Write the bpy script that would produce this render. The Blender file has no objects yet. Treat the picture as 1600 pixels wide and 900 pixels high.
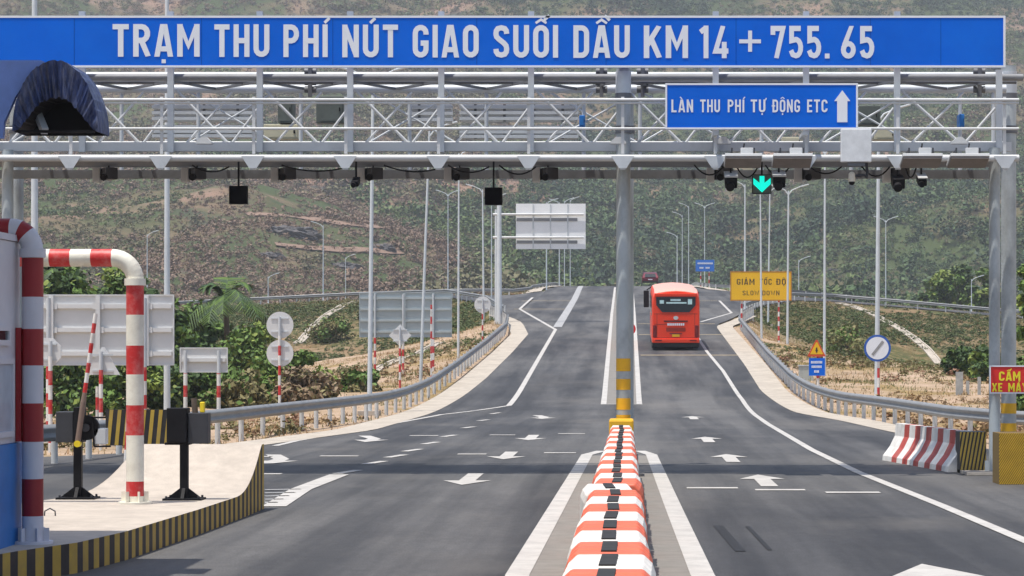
import bpy, math, random
import numpy as np
from mathutils import Vector, Matrix

# ------------------------------------------------------------------ camera, sky, sun, exposure
S = bpy.context.scene
C = S.collection
F = 4000.0                 # focal length in photo pixels (1600 wide)
PX, PY, CH = 983.0, 548.0, 2.05    # vanishing point of the flat road in the photo, camera height
cam_d = bpy.data.cameras.new('camera'); cam = bpy.data.objects.new('camera', cam_d); C.objects.link(cam)
cam.location = (0, 0, CH); cam.rotation_euler = (math.radians(90), 0, 0)
cam_d.sensor_width = 36.0; cam_d.lens = 36.0 * F / 1600.0
cam_d.shift_x = (800 - PX) / 1600.0
cam_d.shift_y = (PY - 450) / 1600.0
cam_d.clip_start = 0.5; cam_d.clip_end = 6000
S.camera = cam

SUNV = Vector((0.20, 0.17, -1.0)).normalized()      # direction the light travels
SUN_EL = math.asin(-SUNV.z); SUN_ROT = math.atan2(-SUNV.x, -SUNV.y)
world = bpy.data.worlds.new('World'); S.world = world; world.use_nodes = True
wn = world.node_tree; wn.nodes.clear()
sky = wn.nodes.new('ShaderNodeTexSky'); sky.sky_type = 'NISHITA'; sky.sun_disc = False
sky.sun_elevation = SUN_EL; sky.sun_rotation = SUN_ROT; sky.dust_density = 2.0; sky.air_density = 1.0
bg = wn.nodes.new('ShaderNodeBackground'); bg.inputs[1].default_value = 0.125
wo = wn.nodes.new('ShaderNodeOutputWorld')
wn.links.new(sky.outputs[0], bg.inputs[0]); wn.links.new(bg.outputs[0], wo.inputs[0])
sun_d = bpy.data.lights.new('sun', 'SUN'); sun_d.energy = 3.9; sun_d.angle = math.radians(0.5); sun_d.color = (1.0, 0.95, 0.87)
sun = bpy.data.objects.new('sun', sun_d); C.objects.link(sun)
sun.rotation_euler = SUNV.to_track_quat('-Z', 'Y').to_euler()
S.view_settings.view_transform = 'Standard'; S.view_settings.look = 'None'
S.view_settings.exposure = 0.45; S.view_settings.gamma = 1.0; S.view_settings.use_curve_mapping = False
S.render.engine = 'CYCLES'
S.cycles.max_bounces = 6; S.cycles.diffuse_bounces = 3; S.cycles.glossy_bounces = 3; S.cycles.transparent_max_bounces = 8
S.cycles.volume_bounces = 0
S.cycles.use_denoising = True

rng = np.random.default_rng(7)
random.seed(7)

# ------------------------------------------------------------------ photo pixel -> place
def W(px, py, Z):
    return Vector(((px - PX) * Z / F, Z, CH - (py - PY) * Z / F))

def road(Y):
    Y = np.asarray(Y, float)
    g = 0.049
    z = np.where(Y < 80, 0.0, np.where(Y < 102, g * (Y - 80) ** 2 / 44.0, g * (Y - 91)))
    k = (g + 0.03) / 60.0
    d = np.clip(Y - 265, 0, 60)
    z = np.where(Y > 265, g * (265 - 91) + g * d - k * d * d / 2 - 0.03 * np.clip(Y - 325, 0, None), z)
    return z
def rz(Y): return float(road(Y))

def G(px, py):
    """the point of the road surface seen at a photo pixel"""
    lo = 8.0
    f = lambda Z: CH - (py - PY) * Z / F - rz(Z)
    Z = lo
    while Z < 300 and f(Z) > 0: Z += 1.0
    a, b = Z - 1.0, Z
    for _ in range(30):
        m = (a + b) / 2
        if f(m) > 0: a = m
        else: b = m
    return Vector(((px - PX) * a / F, a, rz(a)))

# ------------------------------------------------------------------ materials
MATS = {}
def pbr(name, col, rough=0.6, metal=0.0, var=0.12, scale=6.0, bump=0.0, bscale=None, dirt=None, dirt_amt=0.0, dirt_scale=1.5, spec=0.5, emis=None, estr=0.0, col2=None, stretch=None):
    if name in MATS: return MATS[name]
    m = bpy.data.materials.new(name); m.use_nodes = True
    nt = m.node_tree; n = nt.nodes; L = nt.links
    b = n['Principled BSDF']
    b.inputs['Roughness'].default_value = rough; b.inputs['Metallic'].default_value = metal
    b.inputs['Specular IOR Level'].default_value = spec
    tc = n.new('ShaderNodeTexCoord'); src = tc.outputs['Object']
    if stretch:
        mp = n.new('ShaderNodeMapping'); mp.inputs['Scale'].default_value = stretch
        L.new(src, mp.inputs[0]); src = mp.outputs[0]
    nz = n.new('ShaderNodeTexNoise'); nz.inputs['Scale'].default_value = scale; nz.inputs['Detail'].default_value = 6; nz.inputs['Roughness'].default_value = 0.65
    L.new(src, nz.inputs['Vector'])
    rp = n.new('ShaderNodeValToRGB')
    c1 = tuple(max(0, c * (1 - var)) for c in col[:3]) + (1,)
    c2 = tuple(min(1, c * (1 + var)) for c in (col2 or col)[:3]) + (1,)
    rp.color_ramp.elements[0].position = 0.3; rp.color_ramp.elements[1].position = 0.7
    rp.color_ramp.elements[0].color = c1; rp.color_ramp.elements[1].color = c2
    L.new(nz.outputs[0], rp.inputs[0])
    out = rp.outputs[0]
    if dirt:
        dz = n.new('ShaderNodeTexNoise'); dz.inputs['Scale'].default_value = dirt_scale; dz.inputs['Detail'].default_value = 8; dz.inputs['Roughness'].default_value = 0.7
        L.new(src, dz.inputs['Vector'])
        mr = n.new('ShaderNodeMapRange'); mr.inputs[1].default_value = 0.45; mr.inputs[2].default_value = 0.75
        mr.inputs[3].default_value = 0; mr.inputs[4].default_value = dirt_amt
        L.new(dz.outputs[0], mr.inputs[0])
        mx = n.new('ShaderNodeMixRGB'); mx.inputs[2].default_value = tuple(dirt) + (1,)
        L.new(mr.outputs[0], mx.inputs[0]); L.new(out, mx.inputs[1]); out = mx.outputs[0]
    L.new(out, b.inputs['Base Color'])
    if bump:
        bz = n.new('ShaderNodeTexNoise'); bz.inputs['Scale'].default_value = bscale or scale * 8; bz.inputs['Detail'].default_value = 4
        L.new(src, bz.inputs['Vector'])
        bp = n.new('ShaderNodeBump'); bp.inputs['Strength'].default_value = bump; bp.inputs['Distance'].default_value = 0.02
        L.new(bz.outputs[0], bp.inputs['Height']); L.new(bp.outputs[0], b.inputs['Normal'])
    if emis:
        b.inputs['Emission Color'].default_value = tuple(emis) + (1,); b.inputs['Emission Strength'].default_value = estr
    MATS[name] = m
    return m

galv = pbr('galvanised_steel', (0.58, 0.61, 0.63), 0.5, 0.1, 0.16, 3.0, dirt=(0.3, 0.29, 0.27), dirt_amt=0.35)
galv_pole = pbr('mottled_zinc_pole', (0.46, 0.50, 0.51), 0.5, 0.15, 0.14, 1.2, dirt=(0.15, 0.155, 0.165), dirt_amt=0.75, dirt_scale=1.0, stretch=(1.4, 1.4, 0.8))  # dark blotches stand for reflection bands, painted into the zinc colour
galv_dark = pbr('dark_and_shaded_steel', (0.16, 0.165, 0.175), 0.6, 0.3, 0.2, 3.0)  # galvanised steel with gantry shade put into the colour; also dark collars
galv_white = pbr('bright_galvanised_tube', (0.60, 0.61, 0.61), 0.55, 0.05, 0.12, 3.0, dirt=(0.35, 0.33, 0.3), dirt_amt=0.4)
lamp_steel = pbr('lamp_post_steel', (0.62, 0.66, 0.68), 0.5, 0.1, 0.08, 2.0)
rail_steel = pbr('guardrail_steel', (0.24, 0.25, 0.26), 0.6, 0.15, 0.15, 2.0, dirt=(0.22, 0.2, 0.18), dirt_amt=0.4)
rail_post = pbr('guardrail_post_steel', (0.62, 0.62, 0.60), 0.55, 0.15, 0.12, 4.0)
sign_blue = pbr('sign_blue', (0.001, 0.125, 0.66), 0.5, 0, 0.07, 0.9, dirt=(0.004, 0.16, 0.72), dirt_amt=0.6, dirt_scale=0.8, spec=0.15)
sign_white = pbr('sign_white', (0.78, 0.80, 0.84), 0.5, 0, 0.03, 2.0)
sign_back = pbr('sign_back_aluminium', (0.70, 0.70, 0.69), 0.5, 0.15, 0.06, 1.5, dirt=(0.42, 0.41, 0.40), dirt_amt=0.4)
sign_back_b = pbr('sign_back_bluish', (0.42, 0.47, 0.48), 0.5, 0.2, 0.06, 1.5)
sign_yellow = pbr('sign_yellow', (0.80, 0.46, 0.004), 0.5, 0, 0.05, 1.0)
sign_red = pbr('sign_red', (0.70, 0.02, 0.015), 0.5, 0, 0.06, 2.0)
txt_yellow = pbr('letter_yellow', (0.85, 0.72, 0.02), 0.5, 0, 0.04)
txt_dark = pbr('letter_dark', (0.045, 0.03, 0.015), 0.6, 0, 0.1)
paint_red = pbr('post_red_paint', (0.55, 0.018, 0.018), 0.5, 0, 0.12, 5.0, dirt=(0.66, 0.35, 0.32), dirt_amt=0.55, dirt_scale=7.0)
paint_red_dk = pbr('shaded_red_paint', (0.30, 0.012, 0.016), 0.45, 0, 0.08, 5.0)  # darker copy of the post red, roof shade put into the colour
paint_white = pbr('post_white_paint', (0.78, 0.76, 0.72), 0.5, 0, 0.06, 5.0, dirt=(0.40, 0.34, 0.28), dirt_amt=0.6, dirt_scale=4.0)
paint_cream = pbr('post_cream_paint', (0.80, 0.77, 0.66), 0.45, 0, 0.05, 5.0, dirt=(0.42, 0.36, 0.28), dirt_amt=0.55, dirt_scale=4.0)
yellow_paint = pbr('yellow_band_paint', (0.78, 0.42, 0.01), 0.5, 0, 0.08, 6.0)
haz_yellow = pbr('hazard_yellow', (0.52, 0.34, 0.05), 0.65, 0, 0.15, 4.0, dirt=(0.3, 0.22, 0.1), dirt_amt=0.5, dirt_scale=3)
haz_black = pbr('hazard_black', (0.018, 0.017, 0.018), 0.6, 0, 0.3, 4.0, dirt=(0.1, 0.08, 0.06), dirt_amt=0.4, dirt_scale=3)
black_box = pbr('black_housing', (0.012, 0.012, 0.014), 0.6, 0, 0.2, spec=0.15)
screen_black = pbr('dead_signal_face', (0.004, 0.003, 0.004), 0.6, 0, 0.2, spec=0.05)
dark_grey = pbr('dark_grey_cabinet', (0.04, 0.042, 0.05), 0.5, 0, 0.15)
rubber = pbr('rubber', (0.02, 0.02, 0.02), 0.8, 0, 0.2)
concrete = pbr('cream_concrete', (0.47, 0.41, 0.345), 0.85, 0, 0.12, 5.0, bump=0.35, bscale=40, dirt=(0.27, 0.235, 0.20), dirt_amt=0.55, dirt_scale=1.1)
apron_mat = pbr('apron_concrete', (0.44, 0.39, 0.325), 0.9, 0, 0.16, 2.5, bump=0.3, bscale=20, dirt=(0.26, 0.22, 0.18), dirt_amt=0.65, dirt_scale=0.9)
line_mat = pbr('road_paint_white', (0.47, 0.45, 0.42), 0.75, 0, 0.10, 3.0, dirt=(0.24, 0.23, 0.22), dirt_amt=0.6, dirt_scale=2.0)
line_worn = pbr('road_paint_worn', (0.33, 0.33, 0.33), 0.75, 0, 0.25, 3.0)
line_yellow = pbr('rumble_paint', (0.42, 0.33, 0.20), 0.75, 0, 0.15, 3.0)
skid_mat = pbr('tyre_rubber_mark', (0.010, 0.010, 0.011), 0.7, 0, 0.3, 8.0)
plast_or = pbr('orange_plastic', (0.72, 0.13, 0.06), 0.55, 0, 0.10, 3.0, dirt=(0.42, 0.15, 0.10), dirt_amt=0.6, dirt_scale=5)
plast_wh = pbr('white_plastic', (0.74, 0.71, 0.66), 0.55, 0, 0.05, 3.0, dirt=(0.40, 0.36, 0.32), dirt_amt=0.6, dirt_scale=5)
green_led = pbr('green_led', (0.0, 0.6, 0.5), 0.4, 0, 0.05, emis=(0.0, 0.72, 0.55), estr=0.85)
bus_red = pbr('bus_red_paint', (0.86, 0.057, 0.020), 0.35, 0, 0.04, 1.0, spec=0.25)
bus_dark = pbr('bus_shadow_and_seams', (0.015, 0.015, 0.017), 0.6, 0, 0.2)  # near black: shade below the bus put into the chassis; also vents, seams
glass_dk = pbr('dark_glass', (0.02, 0.028, 0.035), 0.12, 0, 0.2)
bus_roof_m = pbr('bus_roof_glare', (0.78, 0.40, 0.32), 0.4, 0, 0.04)  # pale pink top: sun and sky reflection put into the roof colour
car_red = pbr('car_maroon_paint', (0.16, 0.012, 0.03), 0.25, 0.2, 0.05)
lamp_red = pbr('tail_light_red', (0.18, 0.008, 0.01), 0.2, 0, 0.05)
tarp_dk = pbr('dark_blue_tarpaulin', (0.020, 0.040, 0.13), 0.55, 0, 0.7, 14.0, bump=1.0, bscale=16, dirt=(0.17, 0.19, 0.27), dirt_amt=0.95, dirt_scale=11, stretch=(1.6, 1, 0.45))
tarp_lt = pbr('brightened_blue_tarpaulin', (0.20, 0.33, 0.76), 0.6, 0, 0.15, 3.0, bump=0.3, bscale=10)  # blue raised to look sunlit although the panel lies in roof shade
booth_white = pbr('booth_white_panel', (0.62, 0.62, 0.66), 0.5, 0, 0.04)
booth_blue = pbr('booth_blue_panel', (0.015, 0.17, 0.50), 0.5, 0, 0.08)
wood_post = pbr('grey_wood', (0.38, 0.38, 0.36), 0.8, 0, 0.2)
bark = pbr('bark', (0.13, 0.10, 0.075), 0.9, 0, 0.3, 5.0)

def leaf_mat(name, c, var=0.25):
    if name in MATS: return MATS[name]
    m = bpy.data.materials.new(name); m.use_nodes = True
    nt = m.node_tree; n = nt.nodes; L = nt.links; b = n['Principled BSDF']
    b.inputs['Roughness'].default_value = 0.6; b.inputs['Specular IOR Level'].default_value = 0.25
    tc = n.new('ShaderNodeTexCoord'); nz = n.new('ShaderNodeTexNoise'); nz.inputs['Scale'].default_value = 0.9; nz.inputs['Detail'].default_value = 5
    L.new(tc.outputs['Object'], nz.inputs['Vector'])
    rp = n.new('ShaderNodeValToRGB'); rp.color_ramp.elements[0].position = 0.3; rp.color_ramp.elements[1].position = 0.7
    rp.color_ramp.elements[0].color = tuple(x * (1 - var) for x in c) + (1,); rp.color_ramp.elements[1].color = tuple(x * (1 + var) for x in c) + (1,)
    L.new(nz.outputs[0], rp.inputs[0]); L.new(rp.outputs[0], b.inputs['Base Color'])
    MATS[name] = m
    return m
leaf_a = leaf_mat('leaf_mid_green', (0.105, 0.175, 0.036))
leaf_b = leaf_mat('leaf_dark_green', (0.052, 0.092, 0.028))
leaf_c = leaf_mat('leaf_yellow_green', (0.19, 0.24, 0.05))
leaf_d = leaf_mat('leaf_dry_olive', (0.19, 0.165, 0.07))
leaf_e = leaf_mat('leaf_dry_brown', (0.25, 0.18, 0.11))
leaf_f = leaf_mat('leaf_blue_green', (0.055, 0.095, 0.045))
straw = leaf_mat('dry_grass_straw', (0.42, 0.30, 0.15))
straw2 = leaf_mat('dry_grass_brown', (0.34, 0.215, 0.115))
grass_g = leaf_mat('grass_olive_green', (0.17, 0.175, 0.065))

# ------------------------------------------------------------------ mesh builder
class MB:
    def __init__(s): s.v = []; s.f = []; s.mi = []; s.sm = []; s.mats = []
    def m(s, mat):
        if mat not in s.mats: s.mats.append(mat)
        return s.mats.index(mat)
    def add(s, vs, fs, mat, smooth=False):
        o = len(s.v); s.v += [tuple(x) for x in vs]; k = s.m(mat)
        for f in fs: s.f.append(tuple(o + i for i in f)); s.mi.append(k); s.sm.append(smooth)
    def box(s, c, d, mat, rot=None, taper=1.0):
        x, y, z = d[0] / 2, d[1] / 2, d[2] / 2
        vs = [Vector((sx * x * (taper if sz > 0 else 1), sy * y * (taper if sz > 0 else 1), sz * z)) for sz in (-1, 1) for sy in (-1, 1) for sx in (-1, 1)]
        if rot: vs = [rot @ v for v in vs]
        vs = [v + Vector(c) for v in vs]
        s.add(vs, [(0, 2, 3, 1), (4, 5, 7, 6), (0, 1, 5, 4), (2, 6, 7, 3), (0, 4, 6, 2), (1, 3, 7, 5)], mat)
    def bbox(s, lo, hi, mat):
        s.box([(a + b) / 2 for a, b in zip(lo, hi)], [abs(b - a) for a, b in zip(lo, hi)], mat)
    def bar(s, p0, p1, w, h, mat):
        """square bar between two points"""
        p0, p1 = Vector(p0), Vector(p1); d = (p1 - p0); L = d.length; q = d.to_track_quat('Y', 'Z').to_matrix()
        s.box((p0 + p1) / 2, (w, L, h), mat, rot=q)
    def tube(s, p0, p1, r0, r1, mat, n=12, caps=True):
        p0, p1 = Vector(p0), Vector(p1); q = (p1 - p0).to_track_quat('Z', 'Y').to_matrix()
        a = [q @ Vector((math.cos(2 * math.pi * i / n), math.sin(2 * math.pi * i / n), 0)) for i in range(n)]
        s.add([p0 + v * r0 for v in a] + [p1 + v * r1 for v in a], [(i, (i + 1) % n, n + (i + 1) % n, n + i) for i in range(n)], mat, True)
        if caps:
            s.add([p0 + v * r0 for v in a], [tuple(reversed(range(n)))], mat)
            s.add([p1 + v * r1 for v in a], [tuple(range(n))], mat)
    def pipe(s, pts, r, mats, n=14):
        """tube along a bent path; mats = one material per segment (or a single one)"""
        pts = [Vector(p) for p in pts]; rings = []
        up = Vector((0, 1, 0))
        for i, p in enumerate(pts):
            t = (pts[min(i + 1, len(pts) - 1)] - pts[max(i - 1, 0)]).normalized()
            u = up if abs(t.dot(up)) < 0.95 else Vector((0, 0, 1))
            a = t.cross(u).normalized(); b = t.cross(a).normalized()
            rr = r[i] if isinstance(r, (list, tuple)) else r
            rings.append([p + (a * math.cos(2 * math.pi * k / n) + b * math.sin(2 * math.pi * k / n)) * rr for k in range(n)])
        for i in range(len(pts) - 1):
            mt = mats[i] if isinstance(mats, (list, tuple)) else mats
            s.add(rings[i] + rings[i + 1], [(k, n + k, n + (k + 1) % n, (k + 1) % n) for k in range(n)], mt, True)
        s.add(rings[0], [tuple(range(n))], mats[0] if isinstance(mats, (list, tuple)) else mats)
        s.add(rings[-1], [tuple(reversed(range(n)))], mats[-1] if isinstance(mats, (list, tuple)) else mats)
    def prism(s, poly, axis, a, b, mat):
        """poly: 2-D outline; axis 'y': (x,z) extruded from y=a to y=b; 'x': (y,z); 'z': (x,y)"""
        n = len(poly)
        def put(p, t): return {'y': (p[0], t, p[1]), 'x': (t, p[0], p[1]), 'z': (p[0], p[1], t)}[axis]
        vs = [put(p, a) for p in poly] + [put(p, b) for p in poly]
        s.add(vs, [tuple(range(n)), tuple(reversed(range(n, 2 * n)))] + [(i, n + i, n + (i + 1) % n, (i + 1) % n) for i in range(n)], mat)
    def sphere(s, c, r, mat, n=14, m=9, sc=(1, 1, 1)):
        vs = []; fs = []
        for j in range(m + 1):
            t = math.pi * j / m
            for i in range(n):
                p = 2 * math.pi * i / n
                vs.append((c[0] + r * sc[0] * math.sin(t) * math.cos(p), c[1] + r * sc[1] * math.sin(t) * math.sin(p), c[2] + r * sc[2] * math.cos(t)))
        for j in range(m):
            for i in range(n): fs.append((j * n + i, (j + 1) * n + i, (j + 1) * n + (i + 1) % n, j * n + (i + 1) % n))
        s.add(vs, fs, mat, True)
    def build(s, name, parent=None, bevel=0.0):
        me = bpy.data.meshes.new(name); me.from_pydata(s.v, [], s.f)
        for mt in s.mats: me.materials.append(mt)
        me.polygons.foreach_set('material_index', s.mi); me.polygons.foreach_set('use_smooth', s.sm)
        me.update()
        o = bpy.data.objects.new(name, me); C.objects.link(o)
        if parent:
            o.parent = parent; o.matrix_parent_inverse = Matrix.Translation(-Vector(parent.location)) if parent.rotation_euler.to_quaternion().angle == 0 else parent.matrix_basis.inverted()
        if bevel:
            bv = o.modifiers.new('edge', 'BEVEL'); bv.width = bevel; bv.segments = 2; bv.limit_method = 'ANGLE'
        return o

def tag(o, label, cat, group=None, kind=None):
    o['label'] = label; o['category'] = cat
    if group: o['group'] = group
    if kind: o['kind'] = kind
    return o
def thing(name, label, cat, loc, group=None):
    o = bpy.data.objects.new(name, None); o.location = loc; o.empty_display_size = 0.2; C.objects.link(o)
    return tag(o, label, cat, group)
def struct(o, label=None):
    o['kind'] = 'structure'
    if label: o['label'] = label
    return o
def np_mesh(name, verts, faces, mats, mi=None, smooth=False, parent=None):
    """fast mesh from arrays of quads"""
    me = bpy.data.meshes.new(name); nv, nf, k = len(verts), len(faces), faces.shape[1]
    me.vertices.add(nv); me.vertices.foreach_set('co', np.ascontiguousarray(verts, dtype=np.float32).ravel())
    me.loops.add(nf * k); me.loops.foreach_set('vertex_index', np.ascontiguousarray(faces, dtype=np.int32).ravel())
    me.polygons.add(nf); me.polygons.foreach_set('loop_start', np.arange(0, nf * k, k, dtype=np.int32))
    for m in mats: me.materials.append(m)
    if mi is not None: me.polygons.foreach_set('material_index', np.ascontiguousarray(mi, dtype=np.int32))
    me.polygons.foreach_set('use_smooth', np.full(nf, smooth, dtype=bool))
    me.update(calc_edges=True)
    o = bpy.data.objects.new(name, me); C.objects.link(o)
    if parent: o.parent = parent
    return o

# ------------------------------------------------------------------ noise and land form
def vnoise(x, y, seed=0):
    xi = np.floor(x).astype(np.int64); yi = np.floor(y).astype(np.int64); xf = x - xi; yf = y - yi
    def h(a, b):
        n = (a * 374761393 + b * 668265263 + seed * 1442695041) & 0x7fffffff
        n = ((n ^ (n >> 13)) * 1274126177) & 0x7fffffff
        return ((n ^ (n >> 16)) & 0xffff) / 65535.0
    u = xf * xf * (3 - 2 * xf); v = yf * yf * (3 - 2 * yf)
    return (h(xi, yi) * (1 - u) + h(xi + 1, yi) * u) * (1 - v) + (h(xi, yi + 1) * (1 - u) + h(xi + 1, yi + 1) * u) * v
def fbm(x, y, oct=5, seed=0):
    t = 0; a = 0.5; f = 1.0
    for o in range(oct): t = t + a * vnoise(x * f, y * f, seed + o); a *= 0.5; f *= 2.03
    return t
def sstep(a, b, x):
    t = np.clip((x - a) / (b - a), 0, 1); return t * t * (3 - 2 * t)

def hill(X, Y):
    d = np.clip(Y - 350, 0, None)
    z = 6.0 + 0.02 * d
    fl = sstep(20, -90, X); fr = sstep(-10, 90, X)
    z = z + fl * 34 * sstep(370, 640, Y) + fr * 24 * sstep(400, 680, Y) + (1 - fl) * (1 - fr) * 20 * sstep(420, 760, Y)
    z = z + 190 * sstep(560, 1500, Y + 60 * (fbm(X / 180.0, Y / 180.0, 3, 5) - 0.5))
    amp = sstep(360, 620, Y)
    r = np.abs(fbm(X / 150.0 + 3, Y / 220.0, 4, 11) - 0.5) * 2
    z = z + amp * (38 * (r - 0.35) + 14 * (fbm(X / 60.0, Y / 60.0, 4, 21) - 0.5) + 3.5 * (fbm(X / 14.0, Y / 14.0, 3, 31) - 0.5))
    return z

# road edges (left, right) by distance
LE = [(-20, -7.4), (10, -7.4), (20, -7.6), (40, -14), (47, -13), (52, -9.6), (55, -8.0), (66, -6.6), (92, -6.4), (109, -6.1), (131, -6.0), (153, -6.05), (167, -6.9), (176, -7.6), (262, -8.4), (275, -7.2), (330, -7.0)]
RE = [(-20, 9), (40, 9.5), (46, 8.5), (52, 7.6), (64.6, 6.6), (75.2, 6.2), (84.5, 5.47), (92, 5.35), (101, 5.2), (119, 5.4), (163, 5.6), (170, 6.0), (180, 7.0), (262, 7.6), (272, 6.3), (330, 6.2)]
def XL(Y): return np.interp(Y, [p[0] for p in LE], [p[1] for p in LE])
def XR(Y): return np.interp(Y, [p[0] for p in RE], [p[1] for p in RE])
def wp(l): return [tuple(W(*p)) for p in l]
LN = [(-7.0, 172.0, rz(172)), (-8.2, 179.6, rz(179.6))] + wp([(787, 488, 185), (760, 475, 215), (700, 464, 238), (560, 468, 250), (400, 476, 250), (200, 486, 245)]) + [(-90, 235, 4.6)]
LF = [(-7.1, 275, rz(275)), (-8.7, 262, 8.14), (-11.7, 255.5, 7.6), (-17, 252, 7.5), (-26, 262, 7.4), (-36, 262, 6.9), (-48, 258, 6.2), (-90, 250, 5.0)]
RN = [(5.7, 167.5, rz(167.5))] + wp([(1140, 497, 176), (1160, 486, 190), (1190, 477, 212), (1240, 469, 238), (1300, 471, 250), (1420, 481, 247), (1540, 492, 240), (1640, 500, 235)]) + [(80, 228, 4.3)]
RF = [(6.2, 272, rz(272)), (7.7, 262, 8.34), (10.1, 258, 8.05), (16, 255, 7.5), (20.5, 262, 7.3), (28, 260, 6.6), (35, 252, 5.8), (41, 246, 5.2), (80, 242, 4.6)]
def _nearz(E): return [(x, y, float(road(y)) if abs(x) < 9.5 else z) for x, y, z in E]
LN, RN = _nearz(LN), _nearz(RN)
def lerp_edge(E, X):
    E = sorted(E); xs = [p[0] for p in E]
    return np.interp(X, xs, [p[1] for p in E]), np.interp(X, xs, [p[2] for p in E])

ctrl = []
for Y in (-20, 0, 20, 40, 60, 75): ctrl += [(-60, Y, -0.3), (-30, Y, -0.25), (-15, Y, -0.1), (12, Y, -0.1), (30, Y, -0.25), (60, Y, -0.3)]
for Y in list(range(50, 170, 10)): ctrl += [(float(XL(Y)) - 1.5, Y, rz(Y) - 0.1), (float(XR(Y)) + 1.5, Y, rz(Y) - 0.1), (0, Y, rz(Y) - 0.1)]
for Y in range(170, 330, 15): ctrl += [(0, Y, rz(Y) - 0.1)]
ctrl += [(p[0], p[1] - 1.2, p[2] - 0.2) for p in LN + RN] + [(p[0], p[1] + 1.5, p[2] - 0.2) for p in LF + RF]
ctrl += [tuple(W(*p)) for p in [(465, 537, 208), (300, 562, 200), (100, 566, 200), (640, 545, 190), (720, 540, 165), (600, 602, 130), (480, 600, 150), (560, 575, 185), (350, 640, 88), (250, 640, 92),
        (1480, 578, 204), (1300, 566, 180), (1250, 600, 112), (1380, 628, 96), (1450, 600, 150), (1560, 566, 206), (1540, 520, 225), (1200, 530, 168), (1290, 520, 208), (1400, 585, 190), (1340, 590, 165)]]
ctrl += [(-40, 90, -0.2), (-40, 120, 0.2), (-60, 140, 0.3), (-60, 200, 1.2), (40, 90, -0.1), (40, 120, 0.3), (50, 150, 0.4), (60, 200, 0.9), (-25, 300, 6.5), (25, 300, 6.5), (-60, 300, 5), (60, 300, 5), (-100, 300, 5), (100, 300, 5), (-100, 100, -0.2), (100, 100, -0.2), (-100, 200, 2), (100, 200, 2),
         (-12, 300, 8.3), (12, 300, 8.2), (-12, 330, 7.6), (12, 330, 7.6)]
CP = np.array(ctrl, float)
_d = np.hypot(CP[:, None, 0] - CP[None, :, 0], CP[:, None, 1] - CP[None, :, 1])
_A = np.zeros((len(CP) + 3, len(CP) + 3)); _A[:-3, :-3] = -_d - np.eye(len(CP)) * 0.3
_A[:-3, -3] = 1; _A[:-3, -2:] = CP[:, :2]; _A[-3, :-3] = 1; _A[-2:, :-3] = CP[:, :2].T
_w = np.linalg.solve(_A, np.concatenate([CP[:, 2], [0, 0, 0]]))
def rbf(X, Y):
    X = np.asarray(X, float); sh = X.shape; x = X.ravel(); y = np.asarray(Y, float).ravel()
    out = np.empty(len(x))
    for i in range(0, len(x), 20000):
        a = slice(i, i + 20000)
        out[a] = -np.hypot(x[a, None] - CP[None, :, 0], y[a, None] - CP[None, :, 1]) @ _w[:-3] + _w[-3] + x[a] * _w[-2] + y[a] * _w[-1]
    return out.reshape(sh)
def terrain(X, Y):
    X = np.asarray(X, float); Y = np.asarray(Y, float)
    T = rbf(np.clip(X, -110, 110), np.clip(Y, -20, 345))
    T = T + 0.35 * (fbm(X / 5.0, Y / 5.0, 4, 3) - 0.47) * sstep(45, 60, Y)
    yy = np.clip(Y, -20, 335)
    dist = np.maximum(np.maximum(XL(yy) - X, X - XR(yy)), 0)
    k = sstep(3.0, 1.2, dist) * (Y < 336)
    T = T * (1 - k) + (road(yy) - 0.09) * k
    for side, (N, Fr) in ((-1, (LN, LF)), (1, (RN, RF))):
        yn, zn = lerp_edge(N, X); yf, zf = lerp_edge(Fr, X)
        t = np.clip((Y - yn) / np.maximum(yf - yn, 1), 0, 1); zs = zn + (zf - zn) * t
        dist = np.maximum(np.maximum(yn - Y, Y - yf), 0)
        k = sstep(3.0, 0.5, dist) * ((X * side) > 5.5)
        T = T * (1 - k) + (zs - 0.10) * k
    hb = sstep(318, 372, Y)
    return T * (1 - hb) + hill(X, Y) * hb
def tz(x, y): return float(terrain(np.array([x]), np.array([y]))[0])

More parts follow.
